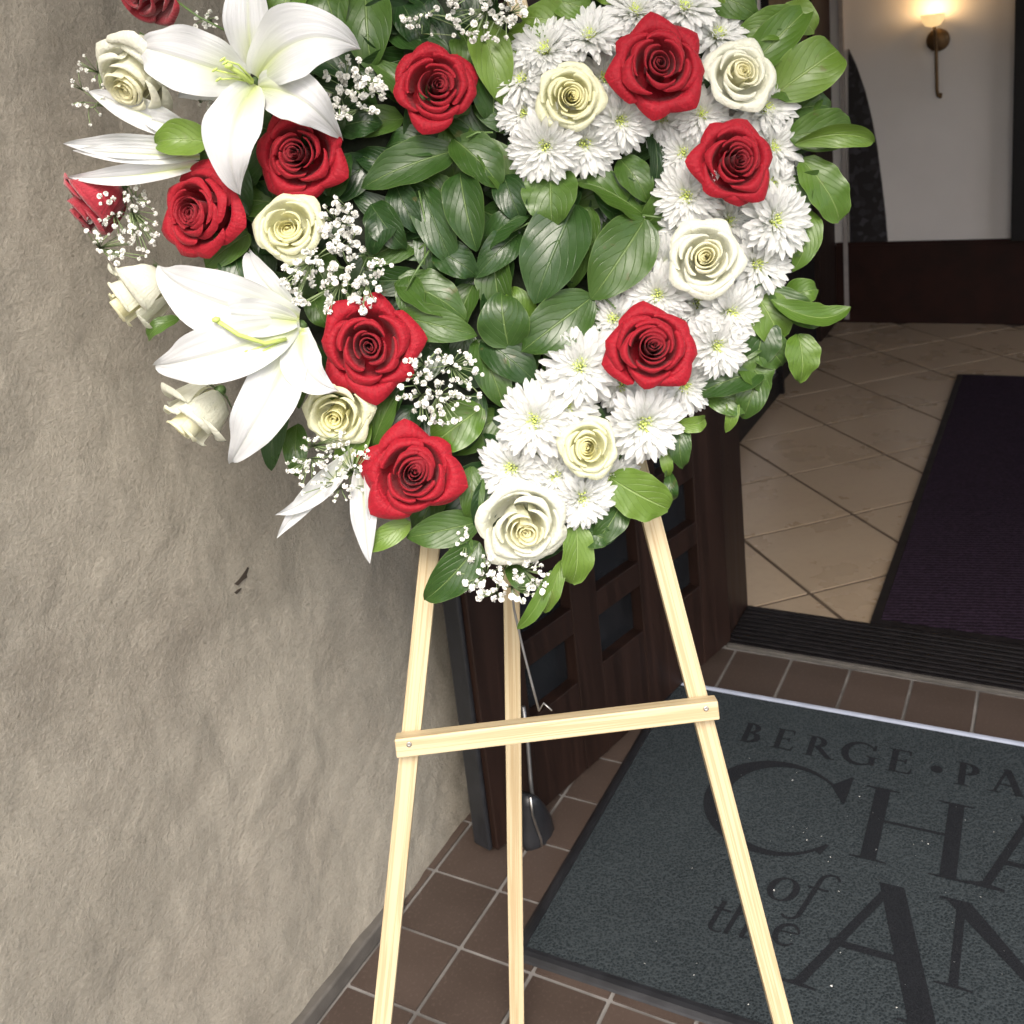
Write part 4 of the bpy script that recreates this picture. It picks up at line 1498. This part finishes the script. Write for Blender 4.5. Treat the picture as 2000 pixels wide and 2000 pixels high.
def lily(label, c, petals, pist, stam=(), off=0.09, bud=False):
    C0 = D(*c, off)
    r_ = empty("white_lily", C0, label, "lily", "white lilies in the heart")
    for i, p in enumerate(petals):
        (bx, by), (tx, ty), wpx = p[:3]
        kw = dict(o0=off, o1=off + 0.03, arch=0.03, bow=0, curl=0.03, fold=0.12, ruffle=0.06, tilt=(0, 0), twist=0.0)
        kw.update(p[3] if len(p) > 3 else {})
        nrm = PN + PRT * kw['tilt'][0] + PUP * kw['tilt'][1]
        vs, fs, uvs = blade(D(bx, by, kw['o0']), D(tx, ty, kw['o1']), nrm, psize(wpx * 0.94), 'lily', kw['arch'], psize(kw['bow']), kw['curl'], kw['fold'], kw['ruffle'], kw['twist'], 12, 22, 100 + i + int(c[0]), C0)
        obj("petal", mesh("petal", vs, fs, uvs), M_LILYB if not pist else M_LILY, r_)
    if pist:
        b = MB()
        pts = [D(a_, b_, o_) for a_, b_, o_ in pist]
        b.tube(pts, 0.0022, 8, 0.0026)
        b.lathe([(0.0005, -0.003), (0.0045, -0.001), (0.0048, 0.002), (0.0005, 0.004)], 10, Matrix.Translation(pts[-1]))
        b.build("pistil", M_PISTIL, r_, smooth=True)
    for s_ in stam:
        b = MB()
        b.tube([D(a_, b_, o_) for a_, b_, o_ in s_], 0.0014, 6, 0.0009)
        b.lathe([(0.0003, -0.004), (0.0014, -0.002), (0.0014, 0.002), (0.0003, 0.004)], 7, Matrix.Translation(D(*s_[-1])) @ Matrix.Rotation(1.1, 4, 'Y'))
        b.build("stamen", M_PISTIL, r_, smooth=True)
    b = MB()
    b.tube([D(c[0] + 2, c[1] + 1, off - 0.012), D(c[0] + 6, c[1] + 3, off - 0.035), D(c[0] + 14, c[1] + 8, off - 0.06)], 0.006, 10, 0.004)
    b.build("stem", M_CALYX, r_, smooth=True)
    return r_


lily("open white lily across the upper left of the heart", (480, 154), [
    ((476, 150), (300, 150), 96, dict(o1=.085, arch=.006, off=0)) if False else ((472, 150), (318, 172), 70, dict(o0=.075, o1=.085, arch=.008)),
    ((478, 138), (470, -80), 92, dict(o0=.078, o1=.095, arch=.02, fold=.18)),
    ((486, 166), (634, 252), 104, dict(o0=.088, arch=.03, bow=-24, curl=.04)),
    ((472, 150), (246, 78), 128, dict(o0=.092, o1=.12, arch=.03, bow=-10, curl=.03, ruffle=.055)),
    ((486, 148), (676, 84), 142, dict(o0=.092, o1=.13, arch=.035, bow=-34, curl=.02, ruffle=.055)),
    ((484, 160), (444, 364), 112, dict(o0=.094, o1=.12, arch=.03, bow=20, curl=.02)),
], [(476, 156, .10), (455, 140, .118), (432, 126, .13)], (
    [(474, 154, .10), (440, 148, .115), (412, 150, .12)], [(474, 150, .10), (445, 130, .12), (425, 118, .13)], [(478, 152, .10), (450, 122, .12), (420, 112, .125)], [(474, 158, .10), (450, 142, .12), (405, 132, .125)]), off=.09)
lily("open white lily facing left across the lower left of the heart", (566, 612), [
    ((560, 590), (462, 466), 62, dict(o0=.085, o1=.07, arch=.02, bow=-12, fold=.2, curl=.02)),
    ((572, 618), (640, 738), 84, dict(o0=.09, o1=.118, arch=.02, bow=38, curl=.0, fold=.15)),
    ((566, 600), (282, 498), 132, dict(o0=.085, o1=.105, arch=.03, bow=-30, curl=.03, ruffle=.05)),
    ((566, 624), (424, 880), 112, dict(o0=.094, o1=.11, arch=.03, bow=-22, curl=.025)),
    ((560, 615), (276, 692), 118, dict(o0=.098, o1=.125, arch=.035, bow=-16, curl=.03, ruffle=.06)),
    ((560, 606), (400, 590), 78, dict(o0=.10, o1=.11, arch=.02, fold=.2)),
], [(540, 640, .115), (500, 648, .13), (450, 632, .14), (408, 604, .145)], (
    [(540, 640, .11), (500, 660, .125), (470, 678, .125)], [(540, 640, .11), (490, 655, .125), (462, 664, .13)]), off=.09)
# the bent tip of its right petal belongs to the flower too
lily("half open white lily bud pointing left below the upper white rose", (355, 268), [
    ((378, 262), (160, 168), 62, dict(o0=.07, o1=.06, arch=.01, fold=.18, curl=.01)),
    ((378, 282), (118, 271), 54, dict(o0=.072, o1=.07, arch=.012, fold=.34, curl=.0, bow=-6)),
    ((378, 296), (136, 284), 44, dict(o0=.074, o1=.075, arch=.014, fold=.22, curl=.0, bow=-4)),
    ((378, 310), (126, 334), 46, dict(o0=.07, o1=.066, arch=.014, fold=.38, curl=.0, bow=-16)),
    ((380, 260), (262, 218), 46, dict(o0=.066, o1=.072, arch=.015, fold=.3)),
], None, off=.065)
lily("half open white lily drooping below the lowest red rose", (680, 862), [
    ((672, 850), (522, 1016), 46, dict(o0=.06, o1=.065, arch=.012, fold=.25, bow=8, curl=.0)),
    ((668, 846), (518, 972), 44, dict(o0=.064, o1=.072, arch=.014, fold=.3, bow=-26, curl=.0)),
    ((690, 852), (698, 1064), 58, dict(o0=.062, o1=.066, arch=.012, fold=.22, bow=6, curl=.0)),
    ((700, 846), (700, 1000), 40, dict(o0=.066, o1=.07, arch=.012, fold=.3, bow=-10, curl=.0)),
], None, off=.055)

# ------------------------------------------------------------------ chrysanthemums


def mum_petal(seed, wd=0.20, cup=0.22, lift=0.1):
    vs, fs, uvs = [], [], []
    nu, nv = 4, 7
    rn = random.Random(seed)
    tw_ = rn.uniform(-.1, .1)
    for j in range(nv + 1):
        v = j / nv
        hw = wd / 2 * (0.45 + 0.62 * math.sin(min(1, v * 0.95) * math.pi * 0.72)) * (1 if v < 0.8 else max(0.05, (1 - ((v - 0.8) / 0.2) ** 2.2)) ** 0.5)
        x_ = 0.10 + 0.90 * v
        z_ = lift * math.sin(v * 2.4) - 0.05 * v * v
        for i in range(nu + 1):
            u = -1 + 2 * i / nu
            notch = 0.035 * (1 if abs(u) < 0.1 else 0) * (1 if j == nv else 0)
            vs.append((x_ - notch, u * hw + tw_ * v * v, z_ + cup * hw * 2 * u * u))
            uvs.append(((u + 1) / 2, v))
    for j in range(nv):
        for i in range(nu):
            a = j * (nu + 1) + i
            fs.append((a, a + 1, a + nu + 2, a + nu + 1))
    return vs, fs, uvs


MP = []
for s_ in range(5):
    vs, fs, uvs = mum_petal(s_, 0.155 + 0.015 * (s_ % 3), 0.12 + 0.1 * (s_ % 2), 0.08 + 0.05 * (s_ % 3))
    me = mesh("petal", vs, fs, uvs)
    me.materials.append(M_MUM)
    MP.append(me)
INNER = []
for s_ in range(3):
    rn = random.Random(50 + s_)
    V_, F_, T_ = [], [], []
    for ring_n, elev, ln in ((26, 26, 0.87), (26, 34, 0.77), (24, 43, 0.66), (20, 53, 0.55), (15, 63, 0.44), (10, 74, 0.35)):
        for k_ in range(ring_n):
            vs, fs, uvs = mum_petal(rn.randint(0, 999), 0.165, 0.35, 0.02)
            M_ = Matrix.Rotation(2 * math.pi * (k_ + rn.uniform(-.25, .25)) / ring_n + elev, 4, 'Z') @ Matrix.Translation((0.02, 0, 0)) @ Matrix.Rotation(-rad(elev + rn.gauss(0, 6)), 4, 'Y') @ Matrix.Scale(ln * rn.uniform(.9, 1.1), 4)
            b = len(V_)
            V_ += [M_ @ Vector(q_) for q_ in vs]
            F_ += [tuple(i + b for i in f_) for f_ in fs]
            T_ += uvs
    me = mesh("inner_petals", V_, F_, T_)  # rings of inner petals joined into one mesh
    me.materials.append(M_MUM)
    INNER.append(me)
eye = MB()
rn = random.Random(3)
for k_ in range(26):
    a, r_ = k_ * 2.4, 0.17 * math.sqrt(k_ / 26)
    eye.tube([(r_ * math.cos(a), r_ * math.sin(a), 0.0), (r_ * 1.25 * math.cos(a), r_ * 1.25 * math.sin(a), 0.27 + rn.uniform(-.03, .05))], 0.030, 5, 0.022)
EYE = mesh("eye", eye.v, eye.f)
EYE.materials.append(M_MUMC)


def mum(px, py, rpx, facing, label, off=0.072):
    rn = random.Random(int(px * 7 + py))
    r_ = empty("white_chrysanthemum", D(px, py, off), label, "chrysanthemum", "white chrysanthemums along the right of the heart")
    s_ = psize(rpx) * 1.2 * rn.uniform(.93, 1.07)
    near = min(math.hypot(px - a_, py - b_) - c_ for a_, b_, c_ in ROSES)
    off -= 0.022 * min(1, max(0, (38 - near) / 30))
    r_.matrix_world = Matrix.Translation(D(px, py, off)) @ orient(facing, rn.uniform(0, 6)) @ Matrix.Scale(s_, 4)
    for ring_n, elev, ln, z_ in ((27, 5, 1.0, -0.06), (26, 17, 0.93, -0.02)):
        ph = rn.uniform(0, 6)
        for k_ in range(ring_n):
            o = obj("petal", MP[rn.randint(0, 4)], None, r_)
            o.matrix_local = Matrix.Rotation(ph + 2 * math.pi * (k_ + rn.uniform(-.3, .3)) / ring_n, 4, 'Z') @ Matrix.Translation((0, 0, z_)) @ Matrix.Rotation(-rad(elev + rn.gauss(0, 7)), 4, 'Y') @ Matrix.Scale(ln * rn.uniform(.86, 1.06), 4)
    obj("inner_petals", INNER[rn.randint(0, 2)], None, r_, kind="stuff")
    obj("eye", EYE, None, r_)


for a in (
    (1030, 100, 66, (-.3, .4, 1), "white chrysanthemum above the yellowish cream rose on its left"),
    (1112, 74, 64, (-.1, .5, 1), "white chrysanthemum at the top between cream rose and largest red rose"),
    (1200, 28, 66, (0, .5, 1), "white chrysanthemum directly above the largest red rose"),
    (1290, 20, 60, (.1, .5, 1), "white chrysanthemum cut by the top edge above the largest red rose's right"),
    (1350, 70, 62, (.3, .4, 1), "white chrysanthemum above the white rose beside the largest red rose"),
    (988, 152, 58, (-.5, .2, 1), "white chrysanthemum on the upper left of the yellowish cream rose"),
    (992, 214, 52, (-.4, 0, 1), "small green eyed chrysanthemum left of the yellowish cream rose"),
    (1030, 276, 62, (-.2, -.3, 1), "green eyed chrysanthemum at the lower left tip of the white band"),
    (1100, 270, 62, (0, -.4, 1), "white chrysanthemum just below the yellowish cream rose"),
    (1168, 226, 58, (.1, -.4, 1), "white chrysanthemum under the largest red rose's lower left edge"),
    (1140, 150, 58, (0, .1, 1), "white chrysanthemum between the yellowish cream rose and largest red rose"),
    (1250, 222, 56, (-.2, -.1, 1), "white chrysanthemum straight below the largest red rose"),
    (1322, 216, 56, (0, 0, 1), "white chrysanthemum above the right hand red rose"),
    (1436, 208, 64, (.4, .1, 1), "white chrysanthemum below the white rose at the heart's right shoulder"),
    (1452, 280, 58, (.4, 0, 1), "white chrysanthemum right of the right hand red rose's top"),
    (1292, 290, 56, (-.4, 0, 1), "white chrysanthemum left of the right hand red rose"),
    (1298, 370, 60, (-.4, -.1, 1), "white chrysanthemum at the inner edge under the right hand red rose's left"),
    (1290, 430, 54, (-.4, 0, 1), "white chrysanthemum left above the large white rose"),
    (1450, 350, 60, (.4, 0, 1), "white chrysanthemum right of the right hand red rose's lower half"),
    (1374, 418, 56, (0, 0, 1), "white chrysanthemum between the right hand red rose and large white rose"),
    (1456, 418, 66, (.4, -.05, 1), "green eyed chrysanthemum at the heart's outermost right edge"),
    (1424, 496, 64, (.3, -.1, 1), "white chrysanthemum on the right of the large white rose"),
    (1258, 500, 54, (-.3, 0, 1), "white chrysanthemum on the left of the large white rose"),
    (1242, 556, 58, (-.3, 0, 1), "white chrysanthemum below left of the large white rose"),
    (1316, 570, 58, (0, 0, 1), "white chrysanthemum right under the large white rose"),
    (1374, 590, 62, (.3, -.2, 1), "white chrysanthemum at the right edge under the large white rose"),
    (1350, 650, 56, (.2, -.2, 1), "white chrysanthemum right of the lower right red rose"),
    (1160, 604, 56, (-.4, .2, 1), "white chrysanthemum left of the lower right red rose's top"),
    (1096, 692, 68, (-.1, .1, 1), "wide open chrysanthemum left of the lower right red rose"),
    (1172, 724, 56, (0, 0, 1), "white chrysanthemum under the lower right red rose's left edge"),
    (1288, 726, 60, (.2, -.2, 1), "white chrysanthemum below right of the lower right red rose"),
    (1010, 794, 68, (-.2, .1, 1), "wide open chrysanthemum at the left above the small cream rose"),
    (1212, 796, 68, (.2, -.2, 1), "wide open chrysanthemum right above the small cream rose"),
    (1072, 766, 52, (0, .1, 1), "white chrysanthemum just above the small cream rose"),
    (968, 882, 64, (-.3, 0, 1), "white chrysanthemum left of the small cream rose over the big bottom rose"),
    (1046, 896, 56, (0, 0, 1), "green eyed chrysanthemum between the small cream and big bottom roses"),
    (1144, 900, 56, (.3, -.3, 1), "white chrysanthemum under the small cream rose at the outer edge"),
    (1096, 936, 58, (.2, -.2, 1), "white chrysanthemum right of the big bottom white rose"),
):
    mum(*a)
for a in (
    (1068, 128, 58, (-.1, .3, 1), "white chrysanthemum half hidden above the yellowish cream rose"),
    (1150, 90, 56, (0, .3, 1), "white chrysanthemum half hidden left of the largest red rose"),
    (1330, 120, 56, (.1, .2, 1), "white chrysanthemum half hidden between largest red rose and white rose"),
    (1210, 190, 54, (0, -.2, 1), "white chrysanthemum half hidden beneath the largest red rose"),
    (1400, 232, 56, (.2, 0, 1), "white chrysanthemum half hidden above the right hand red rose's right"),
    (1330, 350, 54, (-.1, 0, 1), "white chrysanthemum half hidden beneath the right hand red rose"),
    (1408, 376, 56, (.1, 0, 1), "white chrysanthemum half hidden under the right hand red rose's lower right"),
    (1330, 440, 54, (0, .2, 1), "white chrysanthemum half hidden above the large white rose"),
    (1408, 546, 56, (.2, -.1, 1), "white chrysanthemum half hidden at the large white rose's lower right"),
    (1290, 610, 56, (0, 0, 1), "white chrysanthemum half hidden above the lower right red rose's right"),
    (1200, 590, 54, (-.1, .1, 1), "white chrysanthemum half hidden above the lower right red rose"),
    (1136, 660, 54, (-.1, 0, 1), "white chrysanthemum half hidden between wide chrysanthemum and lower right red rose"),
    (1250, 742, 54, (.1, -.1, 1), "white chrysanthemum half hidden under the lower right red rose"),
    (1050, 742, 54, (-.1, 0, 1), "white chrysanthemum half hidden between the two wide open chrysanthemums"),
    (1160, 850, 54, (.1, -.1, 1), "white chrysanthemum half hidden right of the small cream rose"),
    (1020, 850, 54, (-.1, 0, 1), "white chrysanthemum half hidden left of the small cream rose"),
):
    mum(*a, off=0.056)

# ------------------------------------------------------------------ baby's breath
FL = []
for s_ in range(4):
    rn = random.Random(80 + s_)
    b = MB()
    for k_ in range(20):
        d = Vector((rn.gauss(0, 1), rn.gauss(0, 1), rn.gauss(0.4, 0.9))).normalized()
        a = d.cross(Vector((rn.random(), rn.random(), rn.random()))).normalized()
        c = d.cross(a)
        w_ = rn.uniform(.35, .5)
        base = d * 0.15
        b.add([base - a * w_ * .4, base + a * w_ * .4, d * .82 + a * w_ + c * rn.uniform(-.2, .2), d * .98 + c * .25, d * .82 - a * w_ + c * rn.uniform(-.15, .15)], [(0, 1, 2, 3, 4)])
    me = mesh("floret", b.v, b.f, smooth=False)
    me.materials.append(M_GYP)
    FL.append(me)


def breath(label, root, ext_, n_, rpx=7.5, off=(0.075, 0.11), seed=0, dense=None):
    """a spray of florets on thin branching stems"""
    rn = random.Random(900 + seed)
    R0 = D(*root, off[0] - 0.03)
    r_ = empty("babys_breath_spray", R0, label, "baby's breath", "sprays of baby's breath")
    x0, y0, x1, y1 = ext_
    cx2, cy2 = (x0 + x1) / 2, (y0 + y1) / 2
    forks = [(cx2 + rn.uniform(-.3, .3) * (x1 - x0), cy2 + rn.uniform(-.3, .3) * (y1 - y0)) for _ in range(6)]
    st_ = MB()
    fk = []
    for fx, fy in forks:
        p = D(fx, fy, off[0] - 0.005)
        fk.append((fx, fy, p))
        st_.tube([R0, R0.lerp(p, .5) + PN * .006, p], 0.0007, 4, 0.0005)
    for i in range(n_):
        while True:
            a, b = rn.uniform(-1, 1), rn.uniform(-1, 1)
            if a * a + b * b <= 1:
                break
        px, py = cx2 + a * (x1 - x0) / 2, cy2 + b * (y1 - y0) / 2
        o_ = rn.uniform(*off)
        p = D(px, py, o_)
        f = obj("floret", FL[rn.randint(0, 3)], None, r_)
        s_ = psize(rpx) * rn.uniform(.6, 1.2)
        f.matrix_local = Matrix.Translation(p - R0) @ orient((rn.gauss(0, .4), rn.gauss(0, .4), 1), rn.uniform(0, 6)) @ Matrix.Scale(s_, 4)
        fx, fy, q_ = min(fk, key=lambda t_: (t_[0] - px) ** 2 + (t_[1] - py) ** 2)
        st_.tube([q_, q_.lerp(p, .5) + PN * .003, p], 0.00065, 3)
    st_.build("stem", M_FSTEM, r_, smooth=True)


breath("baby's breath spray between the upper lily and the top centre red rose", (640, 210), (588, 108, 730, 236), 64, seed=1)
breath("baby's breath spray along the top edge above the dark leaves", (890, 120), (845, -50, 992, 82), 86, seed=2)
breath("thin baby's breath twig at the top left of the top centre red rose", (800, 20), (750, 10, 880, 84), 21, 5.5, seed=3)
breath("baby's breath spray right of the greenish cream rose", (640, 470), (602, 368, 684, 480), 64, seed=4)
breath("largest baby's breath spray above the big red rose by the lower lily", (650, 590), (530, 450, 746, 596), 117, seed=5)
breath("baby's breath spray between the two left red roses and the wall", (270, 420), (158, 336, 306, 502), 109, 5.2, (0.05, 0.09), seed=6)
breath("baby's breath spray below right of the big red rose", (770, 700), (742, 655, 918, 800), 117, 6.0, seed=7)
breath("baby's breath spray over the drooping lily under the cream rose", (650, 850), (540, 810, 704, 950), 117, 5.0, (0.07, 0.10), seed=8)
breath("baby's breath spray at the heart's bottom point over the back leg", (960, 1060), (858, 1040, 1044, 1138), 92, 6.5, (0.06, 0.09), seed=9)
breath("thin baby's breath twig left of the bottom white rose", (890, 1060), (862, 985, 892, 1050), 14, 5.0, (0.06, 0.08), seed=10)
breath("faint baby's breath twig at the upper left against the wall", (200, 200), (134, 98, 206, 240), 28, 4.2, (0.05, 0.07), seed=11)
breath("tiny baby's breath twig between upper lily petals and the bud", (400, 170), (368, 172, 420, 206), 12, 5.0, (0.06, 0.07), seed=12)
breath("tiny baby's breath twig under the dark red rose at the top edge", (400, 40), (355, 20, 415, 55), 12, 5.0, (0.05, 0.06), seed=13)
